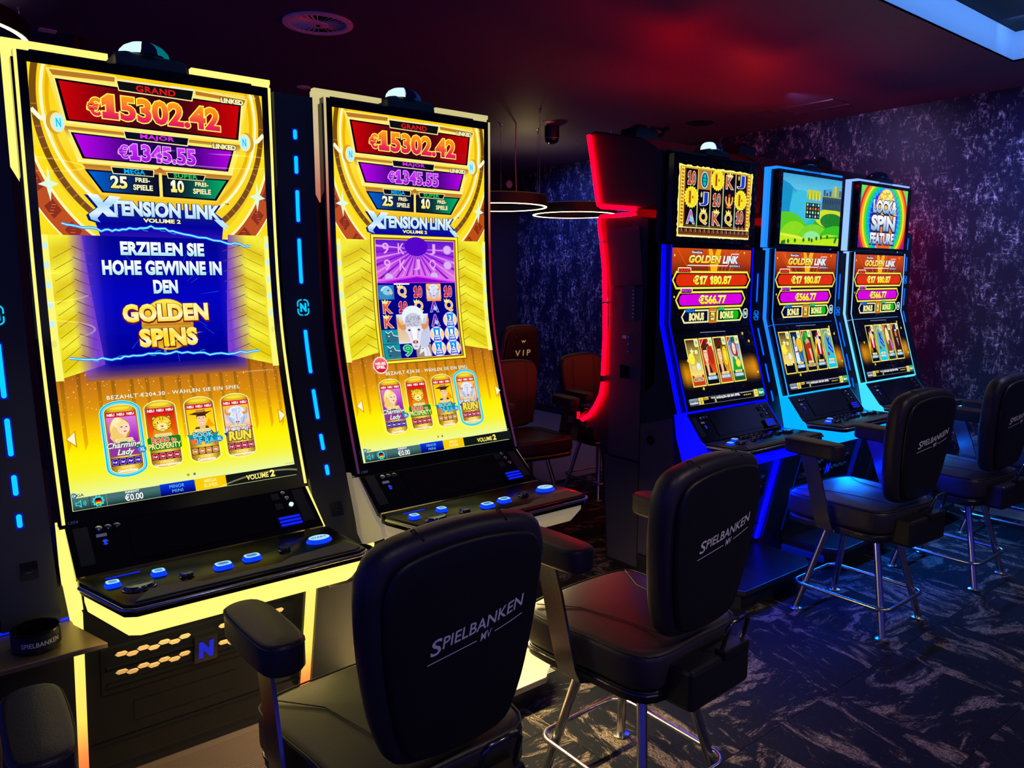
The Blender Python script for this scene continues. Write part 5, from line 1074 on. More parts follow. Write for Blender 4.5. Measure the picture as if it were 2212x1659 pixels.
# ------------------------------------------------------------------ dividers with LED dashes, shelf and cup holder
def divider(X, tall, label, end=False, cup=True):
    root = thing('divider_panel', (X, 2.5, 0), label, 'divider', 'illuminated dividers between the slot machines')
    if tall: pr = Profile([(2.528,2.205),(2.528,1.98),(2.528,1.75),(2.52,1.55),(2.495,1.37),(2.435,1.15),(2.365,.95),(2.30,.78),(2.275,.69)])
    else: pr = Profile([(2.535,2.205),(2.54,1.775),(2.54,1.37),(2.41,.93),(2.36,.72)], smooth=False)
    v0 = 0 if tall else (.30 if end else .45); ve = pr.c[-1]
    bd = MB(); pr.slab(bd, -.067, .067, v0, ve, -.12, 0); bd.build('panel', M['panel'], root, 25)
    MB().prism([(-.245, .665), (-.125, .13), (-.125, .0), (.16, .0), (.16, .75), (-.14, .75)], -.088, .088).build('pedestal', M['matte'], root)
    segs = [(.113,.145),(.199,.257),(.311,.417),(.472,.625),(.784,.936),(.992,1.096),(1.148,1.204),(1.255,1.291)] if tall else ([(.33,.41),(.46,.56)] if end else []) + [(.582,.741),(.891,1.048),(1.097,1.203),(1.253,1.312)]
    if end: segs = [(.33,.41),(.46,.56),(.68,.80),(.84,.92)]
    for a, c in segs:
        s_ = MB(); r = .0062 if tall else .005; V = []; n = 6; vs = [a + r*(1-math.cos(k*PI/2/n)) for k in range(n+1)] + [x for x in pr.c if a+r < x < c-r] + [c - r*(1-math.cos((n-k)*PI/2/n)) for k in range(n+1)]
        ws = [r*math.sin(k*PI/2/n) for k in range(n+1)] + [r]*(len(vs)-2*(n+1)) + [r*math.sin((n-k)*PI/2/n) for k in range(n+1)]
        Fc = []
        for v, w_ in zip(vs, ws):
            y, z = pr.at(v, .003); y1, z1 = pr.at(v, 0); w_ = max(w_, .0004); V += [(-w_, y, z), (w_, y, z), (w_, y1, z1), (-w_, y1, z1)]
        for i in range(len(vs)-1):
            for k in range(4): Fc.append((4*i+k, 4*i+(k+1) % 4, 4*i+4+(k+1) % 4, 4*i+4+k))
        hv = MB(); pr.slab(hv, -.0105, .0105, a-.004, c+.004, 0, .0012); hv.build('led_halo_strip', M['led_halo'], root)  # wider dim strip imitates the blue halo round each dash
        s_.add(V, Fc).build('led_dash', M['led_cyan'] if tall else M['led_cyan_dim'], root)
    vN = .707 if tall else (.62 if end else .817)
    # emblem: rounded shield broken at its four sides, N inside
    e = MB(); out = rrect(-.019, -.026, .019, .026, .012, 6); N_ = len(out)
    for i in range(N_):
        p, q = out[i], out[(i+1) % N_]; mx_, mv = (p[0]+q[0])/2, (p[1]+q[1])/2
        sub = 8 if math.dist(p, q) > .008 else 1
        for k in range(sub):
            p1 = (p[0]+(q[0]-p[0])*k/sub, p[1]+(q[1]-p[1])*k/sub); q1 = (p[0]+(q[0]-p[0])*(k+1)/sub, p[1]+(q[1]-p[1])*(k+1)/sub); m1 = ((p1[0]+q1[0])/2, (p1[1]+q1[1])/2)
            if abs(m1[0]) < .0028 or abs(m1[1]) < .003: continue
            (y0, z0), (y1, z1) = pr.at(vN+p1[1], .002), pr.at(vN+q1[1], .002); e.tube([(p1[0], y0, z0), (q1[0], y1, z1)], .0022, 5)
    tv, tf, (a0, a1, c0, c1) = text_box('N', .06); vv = []
    for p in tv: y, z = pr.at(vN + .015 - (p[1]-c0)/(c1-c0)*.030, .003); vv.append((-.0115 + (p[0]-a0)/(a1-a0)*.023, y, z))
    e.add(vv, tf); e.build('emblem', M['led_cyan'] if tall else M['led_cyan_dim'], root)
    if tall:
        pr.slab(MB(), -.012, .028, 1.385, 1.432, 0, .004).build('card_reader', M['gloss'], root); pr.slab(MB(), -.002, .014, 1.412, 1.415, .004, .006).build('card_slot', M['chrome_d'], root)
    sh = MB().prism([(-.088, -.14), (.088, -.14), (.090, -.26), (.140, -.43), (-.140, -.43), (-.090, -.26)], .668, .682, 'z', .002).build('shelf', M['shelf_m'], root)
    MB().box(-.088, -.222, .684, .088, -.218, .690).build('shelf_light', M['note_blue'], root)
    if cup:
        c = thing('cup_holder', (X-.005, 2.5-.345, .6835), {0: ''}.get(0) or 'round black cup holder on shelf ' + cup, 'cup holder', 'cup holders on the divider shelves')
        MB().lathe([(.001, 0), (.052, 0), (.054, .004), (.054, .052), (.051, .052), (.051, .006), (.001, .006)], 32, a0=0, a1=2*PI).build('cup', M['gloss'], c, 50)
        MB().lathe([(.0545, .008), (.0550, .008), (.0550, .046), (.0545, .046)], 28, a0=math.radians(-170), a1=math.radians(150)).build('cuff', M['matte'], c, 50)
        t = MB()
        for word, a0_, sp_ in (('SPIELBANKEN', -100, 92),):
            tv, tf, (p0, p1, c0, c1) = text_box(word, .01)
            t.add([(.0558*math.cos(math.radians(a0_-30 + (p[0]-p0)/(p1-p0)*sp_)), .0558*math.sin(math.radians(a0_-30 + (p[0]-p0)/(p1-p0)*sp_)), .020 + (p[1]-c0)/(c1-c0)*.012) for p in tv], tf)
        t.build('lettering', M['white_print'], c)
    return root
M['shelf_m'] = mat('bronze_shelf', (0.28, 0.20, 0.12), 0.35, metal=0.6)
divider(.193, True, 'dark divider with cyan dashes, cut by the left edge of the photo', cup='left of the yellow slot machine')
divider(1.077, True, 'dark divider with cyan dashes and shield emblem between the two tall slot machines', cup='between the two tall slot machines')
divider(3.786, False, 'dark divider with blue dashes right of the coin-reel slot machine', cup='right of the coin-reel slot machine')
divider(4.680, False, 'dark divider with blue dashes left of the LOCK & SPIN slot machine', cup='left of the LOCK & SPIN slot machine')
divider(5.575, False, 'end divider with blue dashes beside the flecked wall', end=True, cup='beside the flecked wall')

# ------------------------------------------------------------------ red cabinets of the row behind, seen from side and back
def rear_cabinet(X, label):
    root = thing('slot_machine', (X, 2.70, 0), label, 'slot machine', 'red-lit slot machines of the row behind'); hw = .345; P = lambda pts: [(a-2.70, b) for a, b in pts]
    lo = [(2.705, .0), (2.96, .0), (2.985, .29), (3.02, .66), (3.06, .735), (3.17, .755), (3.20, .80), (3.10, .87), (3.045, .90), (3.0, 1.03), (2.975, 1.35), (2.985, 1.55), (3.03, 1.81), (3.055, 1.925), (2.76, 1.915), (2.705, 1.90)]
    body = MB().prism(P(lo), -hw+.012, hw-.012).build('lower_housing', M['matte'], root)
    up = [(3.06, 2.0), (3.145, 2.385), (3.10, 2.395), (2.76, 2.315), (2.65, 2.245), (2.615, 2.18), (2.64, 1.97), (2.76, 1.955)]
    MB().prism(P(up), -hw+.006, hw-.006, 'x', .008).build('top_box', M['matte'], root)
    MB().box(-.2, .02, 1.88, .2, .24, 2.02).build('neck', M['matte'], root)
    for a, c, nm, pts in ((-hw+.004, -hw+.013, 'side_panel', [(2.725, .62), (2.955, .62), (2.955, 1.54), (2.725, 1.55)]), (-hw+.004, -hw+.013, 'side_panel', [(2.725, 1.565), (2.955, 1.555), (2.99, 1.83), (2.97, 1.86), (2.76, 1.87)]), (-hw+.004, -hw+.013, 'side_panel', [(2.725, .02), (2.945, .02), (2.965, .29), (2.985, .605), (2.725, .605)])):
        sp = MB().prism(P(pts), a, c).build(nm, M['side'], root)
    sp = root.children[-3] if False else sp
    MB().box(-hw-.002, .075, 1.37, -hw+.006, .155, 1.56).build('service_display', mat('grey_display', (.09, .07, .10), .3), root)
    for k in range(8): MB().box(-hw-.004, .078, 1.39+k*.02, -hw, .088, 1.396+k*.02).build('display_key', M['white_print'], root)
    MB().box(-hw-.001, .13, 1.275, -hw+.005, .158, 1.292).build('type_plate', M['white_print'], root)
    for y, z in ((.118, 1.284), (.118, 1.245), (.118, 1.205)): MB().lathe([(.001, 0), (.010, 0), (.010, .006), (.001, .008)], 14).build('lock', M['chrome'], root, 40, (-hw+.004, y, z)).rotation_euler = (0, -PI/2, 0)
    MB().box(-hw-.001, .105, 1.06, -hw+.006, .17, 1.13).build('hatch', M['gloss'], root)
    for y, z in ((.105, 1.06), (.17, 1.06), (.105, 1.13), (.17, 1.13)): MB().box(-hw-.003, y-.003, z-.003, -hw+.001, y+.003, z+.003).build('screw', M['chrome'], root)
    for sx in (-1, 1):
        xx = sx*(hw+.004); T = lambda pts, r=.0125: MB().tube([(xx, a-2.70, b) for a, b in pts], r, 8)
        T([(3.135, 2.375), (3.10, 2.22), (3.06, 2.03), (3.05, 1.995), (3.03, 1.985), (2.78, 1.955)]).build('red_light_tube', M['red'], root, 50)
        T([(2.78, 1.930), (3.03, 1.932), (3.045, 1.92), (3.04, 1.87), (3.025, 1.80)], .010).build('red_light_tube', M['red'], root, 50)
        T([(3.022, 1.79), (3.0, 1.66), (2.99, 1.47)]).build('red_light_tube', M['red'], root, 50)
        T([(2.99, 1.46), (2.985, 1.3), (2.995, 1.06)]).build('red_light_tube', M['red'], root, 50)
        T([(2.995, 1.02), (3.01, .95), (3.05, .88), (3.10, .82), (3.16, .785)]).build('red_light_tube', M['red'], root, 50)
        MB().box(xx-.006, .485, .785, xx+.006, .497, .825).build('red_light_tube', M['red'], root)
    dk = MB().box(-hw+.02, .30, .845, hw-.02, .50, .865, .004).build('button_deck', M['gloss'], root)
    for k in range(5): key(dk, -.22+k*.11, .42, .865, .018, .014, 'off')
    for k, (y, z) in enumerate(((.455, .775), (.425, .745))): MB().lathe([(.001, 0), (.009, 0), (.009, .006), (.001, .007)], 12).build('lock', M['chrome'], root, 40, (-hw+.008, y, z)).rotation_euler = (0, -PI/2, 0)
    glow = mat('reel_screen_glow', (.01, .01, .01), .1, emit=(.55, .28, .08), es=.8) if 'reel_screen_glow' not in bpy.data.materials else bpy.data.materials['reel_screen_glow']
    MB().prism(P([(2.999, 1.06), (2.977, 1.35), (2.987, 1.54), (2.995, 1.54), (2.985, 1.35), (3.007, 1.06)]), -.30, .30).build('lower_screen', glow, root)
    MB().prism(P([(3.066, 2.03), (3.140, 2.355), (3.150, 2.355), (3.076, 2.03)]), -.30, .30).build('upper_screen', glow, root)
    MB().prism([(-.29, 2.33), (-.11, 2.33), (-.115, 2.385), (-.28, 2.39)], .14, .26, 'y', .006).build('service_light_base', M['matte'], root)
    MB().lathe([(.058*math.cos(math.radians(t)), .036*math.sin(math.radians(t))) for t in (0, 20, 40, 60, 80, 89)], 18, (-.20, .20, 2.385)).build('service_light', M['dark_dome'], root, 40)
    if True: MB().box(-.26, -.095, 2.195, .32, -.080, 2.20).build('top_light', M['red_up'], root)
    return root
M['red_up'] = led('red_top_light', (255, 18, 0), 8.0)
rear_cabinet(3.378, 'slot machine seen from its dark side, edged with bright red light tubes')
rear_cabinet(4.272, 'red-lit slot machine back to back with the azure one, only its roof lamp in view')
rear_cabinet(5.165, 'red-lit slot machine back to back with the LOCK & SPIN one, only its roof in view')

# ------------------------------------------------------------------ casino chairs
def pillow(outline, cu, cv, w0, w1, r, dome=0.0, mp=lambda u, v, w: (u, v, w), seg=4, bot=True):
    hu = max(abs(p[0]-cu) for p in outline); hv = max(abs(p[1]-cv) for p in outline); lay = []
    def L(ins, w): lay.append([mp(cu + (p[0]-cu)*(1-ins/hu), cv + (p[1]-cv)*(1-ins/hv), w) for p in outline])
    if bot:
        for k in range(seg): a = PI/2*k/seg; L(r*(1-math.sin(a)), w0 + r*(1-math.cos(a)))
    L(0, w0 + (r if bot else 0)); L(0, w1-r)
    for k in range(1, seg+1): a = PI/2*k/seg; L(r*(1-math.cos(a)), w1 - r + r*math.sin(a))
    for q in (.25, .5, .75, .97): L(r + (min(hu, hv)-r)*q, w1 + dome*math.sin(q*PI/2))
    n = len(outline); V = [p for l in lay for p in l]; F = []
    for i in range(len(lay)-1):
        for k in range(n): F.append((i*n+k, i*n+(k+1) % n, (i+1)*n+(k+1) % n, (i+1)*n+k))
    F += [tuple(range(n-1, -1, -1)), tuple((len(lay)-1)*n+k for k in range(n))]
    return MB().add(V, F)

def smooth_loop(pts, n=6):
    out = []; N = len(pts)
    for i in range(N):
        p0, p1, p2, p3 = pts[i-1], pts[i], pts[(i+1) % N], pts[(i+2) % N]
        for k in range(n):
            t = k/n; out.append(tuple(0.5*((2*p1[a]) + (-p0[a]+p2[a])*t + (2*p0[a]-5*p1[a]+4*p2[a]-p3[a])*t*t + (-p0[a]+3*p1[a]-3*p2[a]+p3[a])*t**3) for a in (0, 1)))
    return out

def lean(z): return -(z-.62)*.10
def make_chair(vip=False):
    root = thing('casino_chair', (0, 0, 0), '', 'chair')
    so = smooth_loop([(-.205, -.215), (0, -.235), (.205, -.215), (.238, -.02), (.252, .17), (.215, .245), (0, .265), (-.215, .245), (-.252, .17), (-.238, -.02)], 5)
    seat = pillow(so, 0, 0, .482, .592, .022, .014).build('seat', M['leather'], root, 50)
    for q in (-.105, .105):
        MB().tube([(q*.85, -.20, .6035), (q, -.05, .6055), (q*1.25, .10, .603), (q*2.0, .215, .5985)], .0016, 6).build('seam', M['piping'], seat)
    MB().tube([(p[0]*.992, p[1]*.992, .588) for p in so], .0022, 6, closed=True).build('piping', M['piping'], seat)
    pan = pillow([(p[0]*.97, p[1]*.97) for p in so], 0, 0, .446, .482, .006).build('seat_pan', M['shell'], root, 40)
    MB().tube([(p[0]*.975, p[1]*.975, .472) for p in so], .0028, 6, closed=True).build('trim_line', M['chrome_d'], pan)
    MB().box(-.13, -.15, .415, .13, .15, .447, .008).build('swivel_plate', M['matte'], pan)
    MB().box(-.14, -.315, .440, .14, -.19, .56, .014).build('back_hinge_cover', M['shell'], pan)
    top = 1.28 if vip else 1.121
    BK = 0.0 if vip else -.018
    if vip: bo = [(-.15, .60), (-.20, .74), (-.235, .92), (-.21, 1.12), (-.18, 1.24), (-.12, 1.285), (0, 1.29)]
    else: bo = [(-.110, .618), (-.172, .695), (-.207, .845), (-.221, .975), (-.217, 1.05), (-.170, 1.104), (0, 1.124)]
    bo = bo + [(-p[0], p[1]) for p in bo[-2::-1]]; bo = smooth_loop(bo, 4); cz = (bo[0][1] + top)/2
    mpb = lambda u, v, w: (u, -(w + BK) + lean(v) + .10*(u*u)*4*.12, v)
    back = pillow(bo, 0, cz, .185, .262, .030, .0, mpb).build('backrest', M['leather'], root, 50)
    fr = MB().tube([(x, -.185 - BK + .018*math.cos(x*9) + lean(z), z) for x, z in [(-.09, .70), (-.11, .85), (-.115, 1.0), (-.11, 1.09)]], .0016, 6); fr.tube([(x, -.185 - BK + .018*math.cos(x*9) + lean(z), z) for x, z in [(.09, .70), (.11, .85), (.115, 1.0), (.11, 1.09)]], .0016, 6); fr.build('seam', M['piping'], back)
    for sx in (-1, 1): MB().tube([(sx*.10, -.258 - BK + lean(1.1), top-.014), (sx*.104, -.225 - BK + lean(1.12), top+.0005), (sx*.106, -.19 - BK + lean(1.1), top-.018)], .0018, 6).build('seam', M['piping'], back)
    si = [(p[0]*.86, cz + (p[1]-cz)*.90 - .004) for p in bo]
    shell = pillow(si, 0, cz, .262, .279, .010, .0, mpb).build('back_shell', M['leather_dark'] if vip else M['shell'], back, 40)
    MB().tube([mpb(p[0]*.985, cz+(p[1]-cz)*.985, .2725) for p in si], .0016, 6, closed=True).build('trim_line', M['chrome_d'], back)
    ry = lambda x, z, d=.0: mpb(x, z, .2805 + d)
    if not vip:
        t = MB(); tv, tf, (a0, a1, c0, c1) = text_box('PIELBANKEN', .012, .12, 1.02); W = .222; H = .0255
        def put(x, z): return ry(x, z + x*.13 + .8*max(0, x-.02)**2)
        t.add([put(-.062 + (p[0]-a0)/(a1-a0)*W*.92, .885 + (p[1]-c0)/(c1-c0)*H) for p in tv], tf)
        tv, tf, (a0, a1, c0, c1) = text_box('S', .012, .12); t.add([put(-.090 + (p[0]-a0)/(a1-a0)*.027, .879 + (p[1]-c0)/(c1-c0)*.034) for p in tv], tf)
        tv, tf, (a0, a1, c0, c1) = text_box('MV', .004, .12); t.add([put(.032 + (p[0]-a0)/(a1-a0)*.028, .859 + (p[1]-c0)/(c1-c0)*.018) for p in tv], tf)
        for xa, xb in ((-.096, .022), (.068, .140)):
            n = 8
            for k in range(n):
                u0, u1 = xa+(xb-xa)*k/n, xa+(xb-xa)*(k+1)/n; t.add([put(u0, .864), put(u1, .864), put(u1, .8662), put(u0, .8662)], [(0, 1, 2, 3)])
        t.build('logo', M['white_print'], back)
        hd = [(.012, .575), (.012, .640), (.024, .655), (.098, .655), (.110, .640), (.110, .575), (.098, .562), (.024, .562)]
        MB().tube([(x, -.300 - (z-.56)*.25, z) for x, z in hd], .0065, 8, closed=True).build('handle', M['chrome_d'], back, 50)
        MB().box(.0, -.322, .548, .122, -.285, .575, .004).build('handle_mount', M['shell'], back)
    else:
        t = MB(); tv, tf, (a0, a1, c0, c1) = text_box('V I P', .01); t.add([ry(-.085 + (p[0]-a0)/(a1-a0)*.17, 1.03 + (p[1]-c0)/(c1-c0)*.05, .004) for p in tv], tf)
        tv, tf, (a0, a1, c0, c1) = text_box('w', .01); t.add([ry(-.025 + (p[0]-a0)/(a1-a0)*.05, 1.14 + (p[1]-c0)/(c1-c0)*.022, .004) for p in tv], tf)
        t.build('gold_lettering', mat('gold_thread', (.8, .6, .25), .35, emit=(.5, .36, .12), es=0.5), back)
        qd = MB()
        for k in range(-9, 10):
            for s_ in (-1, 1):
                pts = [(k*.05 + s_*(z-.9)*.7, z) for z in [.66+.03*i for i in range(21)]]; pts = [p for p in pts if abs(p[0]) < .17 and p[1] < 1.24]
                if len(pts) > 1: qd.tube([ry(x, z, .0) for x, z in pts], .002, 4)
        tag(qd.build('quilt_stitching', M['piping'], back), kind='stuff')
    ao = smooth_loop([(-.04, -.125), (0, -.142), (.04, -.125), (.050, -.06), (.050, .06), (.04, .125), (0, .142), (-.04, .125), (-.050, .06), (-.050, -.06)], 3)
    for sx in (-1, 1):
        ax, ay = sx*.276, .085
        arm = pillow([(p[0]+ax, p[1]+ay) for p in ao], ax, ay, .795, .865, .012, .004).build('armrest', M['leather'], root, 50)
        MB().tube([(p[0]*.995+ax, p[1]*.995+ay, .857) for p in ao], .0018, 6, closed=True).build('piping', M['piping'], arm)
        V = []; xs_ = [(.262, .125, .798), (.266, .085, .70), (.272, .045, .58), (.273, .02, .50), (.262, .010, .462), (.20, .0, .446)]; w_ = .040
        for x, y, z in xs_: V += [(sx*x, y-w_, z), (sx*x, y+w_, z), (sx*(x+.009), y+w_, z), (sx*(x+.009), y-w_, z)]
        Fc = []
        for i in range(len(xs_)-1):
            for k in range(4): Fc.append((4*i+k, 4*i+(k+1) % 4, 4*i+4+(k+1) % 4, 4*i+4+k))
        n = 4*(len(xs_)-1); Fc += [(0, 1, 2, 3), (n+3, n+2, n+1, n)]
        MB().add(V, Fc).build('arm_bracket', M['bracket'], root, 40)
        for sy in (-1, 1):
            lg = MB().tube([(sx*.09, sy*.115, .43), (sx*.178, sy*.212, .006)], .0155, 14).build('leg', M['chrome'], root, 50)
            MB().lathe([(.001, 0), (.030, 0), (.031, .003), (.018, .008), (.001, .008)], 20, (sx*.179, sy*.213, .0015)).build('foot', M['chrome'], lg, 50)
    rg = rrect(-.185, -.225, .185, .235, .05, 5); MB().tube([(p[0], p[1], .135) for p in rg], .0085, 10, closed=True).build('footring', M['chrome'], root, 50)
    return root
def dup(root, loc, rot, label, group=None):
    r = root.copy(); C.objects.link(r); r.location = loc; r.rotation_euler = (0, 0, rot); r['label'] = label
    if group: r['group'] = group
    for ch in list(root.children):
        c = ch.copy(); C.objects.link(c); c.parent = r
        if ch.name.startswith(('leg', 'footring')) and abs(rot) < .5: c.rotation_euler = (0, 0, -rot)   # the seat swivels on its fixed base
        for g in ch.children:
            d = g.copy(); C.objects.link(d); d.parent = c
    return r
GF = 'black chairs at the front row of slot machines'; GB = 'chairs at the red-lit row behind'
ch = make_chair(); ch.location = (.825, 1.475, .002); ch.rotation_euler = (0, 0, math.radians(1)); ch['label'] = 'black leather casino chair nearest the camera, in front of the yellow slot machine'; ch['group'] = GF
dup(ch, (-.165, 1.35, .002), math.radians(-2), 'black leather casino chair cut by the bottom left corner of the photo', GF)
dup(ch, (1.675, 1.505, .002), math.radians(3), 'black casino chair with reddish lit seat, second from the big one towards the blue machines', GF)
dup(ch, (3.465, 1.70, .002), math.radians(-5), 'black casino chair with blue lit seat before the coin-reel slot machine', GF)
dup(ch, (4.39, 1.67, .002), math.radians(-4), 'black casino chair with blue lit seat before the azure slot machine', GF)
dup(ch, (5.300, 1.665, .002), math.radians(0), 'black casino chair cut by the right edge of the photo', GF)
r1 = dup(ch, (3.26, 3.93, .002), math.radians(172), 'dark red casino chair, seat in full view, right of the bison machine', GB)
r2 = dup(ch, (3.99, 3.98, .002), math.radians(176), 'dark red casino chair farther along, directly left of the red tubes', GB)
dup(ch, (2.62, 4.30, .002), math.radians(170), 'dark casino chair hidden but for its armrest beside the curved screen', GB) if False else None
r1.scale = r2.scale = (.92, .92, .92)
vp = make_chair(True); vp.scale = (.95, .95, .95); vp.location = (3.84, 5.02, .002); vp.rotation_euler = (0, 0, math.radians(2)); vp['label'] = 'tall quilted black chair with gold VIP lettering on its back'; vp['group'] = 'quilted chairs'

# ------------------------------------------------------------------ ceiling fittings
def ring_lamp(X, Y, z, R, label, wires, cable=None):
    root = thing('ring_lamp', (X, Y, z), label, 'pendant lamp', 'ring pendant lamps')
    MB().lathe([(R-.032, .004), (R, .004), (R, .085), (R-.032, .085), (R-.032, .004)], 64).build('ring_body', M['matte'], root, 40)
    MB().lathe([(R-.024, .0), (R-.006, .0), (R-.006, .005), (R-.024, .005), (R-.024, .0)], 64).build('led_ring', M['ring_led'], root)
    MB().lathe([(R-.026, .086), (R-.006, .086), (R-.006, .088), (R-.026, .088), (R-.026, .086)], 48).build('uplight_ring', M['ring_up'], root)
    for a in wires:
        x, y = (R-.016)*math.cos(math.radians(a)), (R-.016)*math.sin(math.radians(a)); H = CEIL_Z - z
        wr = MB().tube([(x, y, .085), (x, y, H-.05)], .0016, 6).build('wire', M['chrome'], root)
        MB().lathe([(.012, 0), (.012, -.004), (.005, -.006), (.005, -.035), (.001, -.045)], 10, (x, y, H)).build('wire_anchor', M['chrome'], wr, 40)
        MB().lathe([(.006, 0), (.004, .012), (.001, .014)], 8, (x, y, .086)).build('wire_grip', M['chrome'], wr)
    if cable is not None:
        x, y = (R-.016)*math.cos(math.radians(cable)), (R-.016)*math.sin(math.radians(cable)); H = CEIL_Z - z
        MB().tube([(x, y, .085), (x+.004, y, .2), (x-.004, y+.004, .4), (x, y, H)], .0055, 6).build('power_cable', M['cable'], root)
    return root
M['cable'] = mat('pale_cable', (.55, .5, .42), .5)
ring_lamp(3.76, 4.90, 2.15, .385, 'glowing white ring pendant half hidden by the bison machine', (50, 170, 290), 30)
ring_lamp(4.74, 5.08, 2.15, .375, 'glowing white ring pendant beside the red tubes', (45, 165, 285))
ring_lamp(.10, 4.36, 2.665, .47, 'dark ring pendant cut by the top left corner of the photo', (10, 130, 250))
ring_lamp(.80, -2.75, 2.50, .55, 'ring pendant behind the camera, mirrored in the yellow machine screen', (0, 120, 240))
ring_lamp(2.15, -1.40, 2.50, .55, 'ring pendant behind the camera, mirrored in the GRAND jackpot area', (0, 120, 240))

M['pinkmetal'] = mat('white_lacquered_metal', (.95, .85, .95), .45)
def vent(X, Y, R, label):
    root = thing('air_outlet', (X, Y, CEIL_Z), label, 'ceiling vent')
    MB().lathe([(R*.80, -.002), (R*.83, -.010), (R, -.008), (R, 0), (R*.80, 0), (R*.80, -.002)], 56).build('outer_ring', M['pinkmetal'], root, 40)
    MB().lathe([(.001, -.012), (R*.27, -.012), (R*.29, -.008), (R*.29, 0)], 32).build('hub', M['pinkmetal'], root, 40)
    MB().lathe([(.001, -.016), (R*.06, -.016), (R*.06, -.012)], 16).build('screw', M['gloss'], root)
    MB().lathe([(.001, -.0008), (R*.82, -.0008)], 40).build('backing', M['gloss'], root)
    for k in range(28):
        a = 2*PI*k/28; d = Vector((math.cos(a), math.sin(a), 0)); n = Vector((-d.y, d.x, 0)); p0, p1 = d*R*.27, d*R*.82
        V = [p0 - n*.002 + Vector((0, 0, -.009)), p1 - n*.003 + Vector((0, 0, -.009)), p1 + n*.003 + Vector((0, 0, -.002)), p0 + n*.002 + Vector((0, 0, -.002))]
        V += [p + Vector((0, 0, .0015)) for p in V]
        MB().add(V, [(0, 1, 2, 3), (7, 6, 5, 4), (0, 4, 5, 1), (1, 5, 6, 2), (2, 6, 7, 3), (3, 7, 4, 0)]).build('blade', M['pinkmetal'], root)
vent(1.742, 3.752, .172, 'round ceiling vent with radial blades, top centre-left')
def round_cover(X, Y, R, label, cat, dome=False, box=False, rim=None):
    root = thing({'lamp cover': 'ceiling_disc', 'camera': 'dome_camera', 'detector': 'ceiling_camera'}[cat], (X, Y, CEIL_Z), label, {'lamp cover': 'ceiling cover', 'camera': 'camera', 'detector': 'camera'}[cat])
    if dome:
        MB().lathe([(.001, 0), (R, 0), (R, -.012), (R*.72, -.022), (R*.68, -.018), (.001, -.018)], 32).build('mounting_ring', M['chrome_d'], root, 40)
        MB().lathe([(R*.66*math.cos(math.radians(t)), -.018-R*.62*math.sin(math.radians(t))) for t in (0, 15, 30, 45, 60, 75, 89)], 24).build('dome', M['gloss'], root, 40)
    elif box:
        MB().lathe([(.001, 0), (R, 0), (R, -.085), (R*.94, -.095)], 32).build('housing', M['matte'], root, 40)
        MB().lathe([(R*.94, -.095), (R*.97, -.102), (R*.8, -.128), (R*.4, -.14), (.001, -.142)], 32).build('glass_cap', M['gloss'], root, 50)
        MB().lathe([(R*.95, -.093), (R*.99, -.099), (R*.95, -.104)], 32).build('chrome_ring', M['chrome'], root, 50)
    else:
        MB().lathe([(.001, -.004), (R*.8, -.006), (R, -.002), (R, 0)], 32).build('cover', M['pinkmetal'], root, 40)
        for a in (0, 140): MB().lathe([(.001, -.0085), (.004, -.0085), (.004, -.004)], 10, (R*.35*math.cos(math.radians(a)), R*.35*math.sin(math.radians(a)), 0)).build('screw', M['gloss'], root)
    return root
round_cover(2.214, 5.023, .046, 'small pale disc on the ceiling between the tall slot machines', 'lamp cover')
round_cover(4.40, 5.00, .062, 'black cylindrical ceiling camera near the ring pendants', 'detector', box=True)
round_cover(.80, 4.80, .072, 'black cylindrical ceiling camera above the yellow slot machine', 'detector', box=True)
round_cover(5.15, 4.50, .105, 'dome camera on the ceiling above the red tubes', 'camera', dome=True)
round_cover(5.244, 4.124, .105, 'flush black dome at the ceiling above the coin-reel machine', 'camera', dome=True) if False else None
t = thing('loudspeaker', (5.244, 4.124, CEIL_Z), 'flat black round loudspeaker in the ceiling above the coin-reel machine', 'loudspeaker')
MB().lathe([(.001, -.003), (.075, -.003), (.10, -.008), (.112, -.004), (.112, 0)], 32).build('cover', M['chrome_d'], t, 40)
for X, Y, lb in ((4.24, 4.86, 'by the cylindrical camera near the ring pendants'), (.70, 4.72, 'by the camera above the yellow slot machine')):
    t = thing('sensor_plate', (X, Y, CEIL_Z), 'small pink-lit sensor plate ' + lb, 'sensor'); MB().box(-.04, -.03, -.006, .04, .03, 0, .002).build('plate', M['pinkmetal'], t)
for x0, y0, x1, y1, lb in ((5.28, 3.52, 5.545, 3.69, 'nearer the row of machines'), (5.30, 3.00, 5.532, 3.44, 'nearer the blue cove')):
    t = thing('ceiling_hatch', ((x0+x1)/2, (y0+y1)/2, CEIL_Z), 'ceiling hatch with thin shiny edge, ' + lb, 'hatch'); a, b_ = (x1-x0)/2, (y1-y0)/2
    MB().box(-a+.004, -b_+.004, -.003, a-.004, b_-.004, 0).build('cover', M['ceil'], t)
    fr = MB().box(-a, -b_, -.005, a, -b_+.003, 0).box(-a, b_-.003, -.005, a, b_, 0).box(-a, -b_, -.005, -a+.003, b_, 0).box(a-.003, -b_, -.005, a, b_, 0).build('frame', M['chrome'], t)
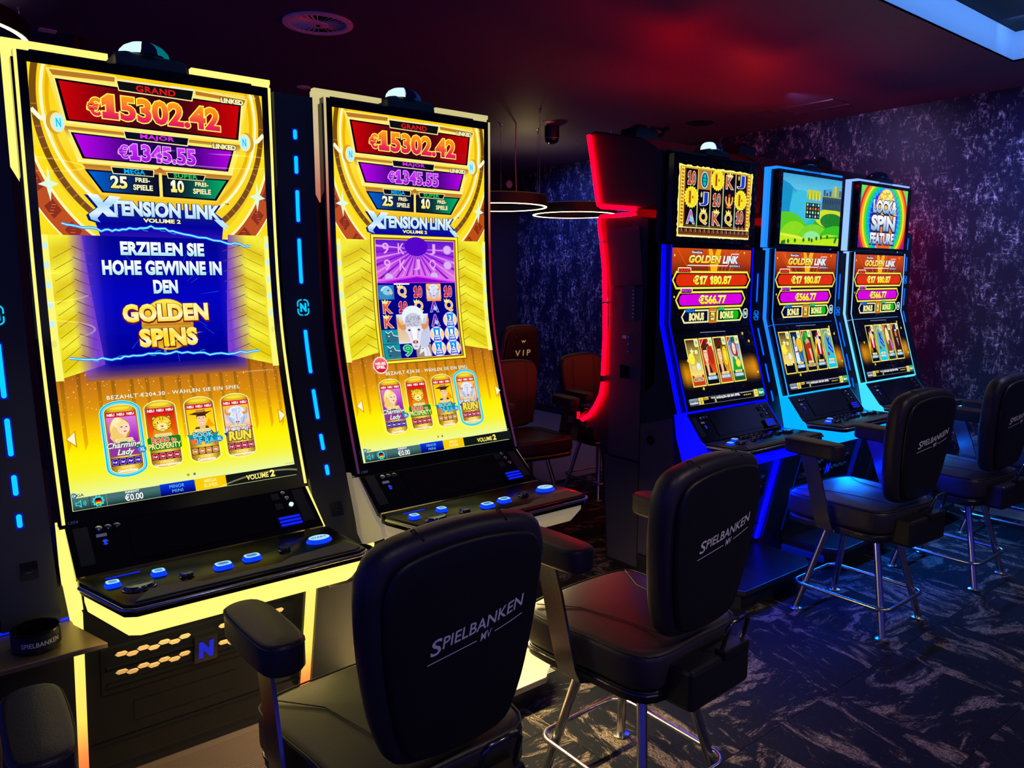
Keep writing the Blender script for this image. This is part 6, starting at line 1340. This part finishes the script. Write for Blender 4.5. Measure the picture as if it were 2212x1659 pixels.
t = thing('wall_disc', (5.83, 7.398, 2.715), 'small round pale disc high on the far dark wall', 'wall disc'); o = MB().lathe([(.001, .014), (.040, .014), (.046, .008), (.046, 0)], 24).build('cover', M['white_disc'], t, 40); o.rotation_euler = (PI/2, 0, 0)

# lamps of the hall: ceiling spots out of view, then fill spots added to brighten wall and ceiling
def spot(loc, to, col, p, ang=110, name='ceiling_spot', size=.04):
    l = bpy.data.lights.new(name, 'SPOT'); l.energy = p; l.color = col; l.spot_size = math.radians(ang); l.spot_blend = .8; l.shadow_soft_size = size
    o = bpy.data.objects.new(name, l); C.objects.link(o); o.location = loc
    o.rotation_euler = (Vector(to) - Vector(loc)).to_track_quat('-Z', 'Y').to_euler(); return o
spot((2.6, -.6, 3.0), (2.6, -.2, 0), (1, .78, .55), 95)
spot((4.9, .3, 2.84), (4.6, .3, 0), (1, .82, .68), 26)
spot((.6, -.5, 3.0), (.7, .3, 0), (.72, .62, 1), 24)  # cool fill added to tint the nearest chair's seat
spot((3.6, 5.6, 2.84), (3.6, 5.6, 0), (1, .7, .4), 7)
spot((4.95, 1.2, 2.84), (5.95, 1.7, 1.1), (.26, .32, 1), 120, 130, 'wall_fill')  # added blue fill to bring up the flecked wall
spot((4.9, 3.1, 2.84), (5.95, 3.2, 1.9), (.5, .4, 1), 22, 120, 'wall_fill')
spot((4.9, 6.4, 2.84), (5.95, 6.2, 1.0), (.12, .2, 1), 90, 130, 'wall_fill')
spot((3.95, 3.33, 2.2), (3.85, 3.1, 2.86), (1, .0, .0), 13, 160, 'red_fill')  # added red fill hanging free, tints the ceiling
spot((4.85, 3.33, 2.2), (4.7, 3.0, 2.86), (1, .02, .0), 13, 160, 'red_fill')
spot((5.3, 3.05, 2.15), (5.95, 2.85, 2.15), (1, .10, .01), 24, 120, 'red_fill')  # added orange-red fill turned to the wall
spot((4.75, 5.75, 2.3), (4.75, 5.75, 2.86), (1, .72, .32), 9, 165, 'warm_ceiling_fill')  # added warm fill for the ceiling, clear of the pendants
spot((.35, 4.3, 2.79), (.35, 4.3, 2.86), (1, .8, .45), 1.0, 170, 'warm_ceiling_fill')
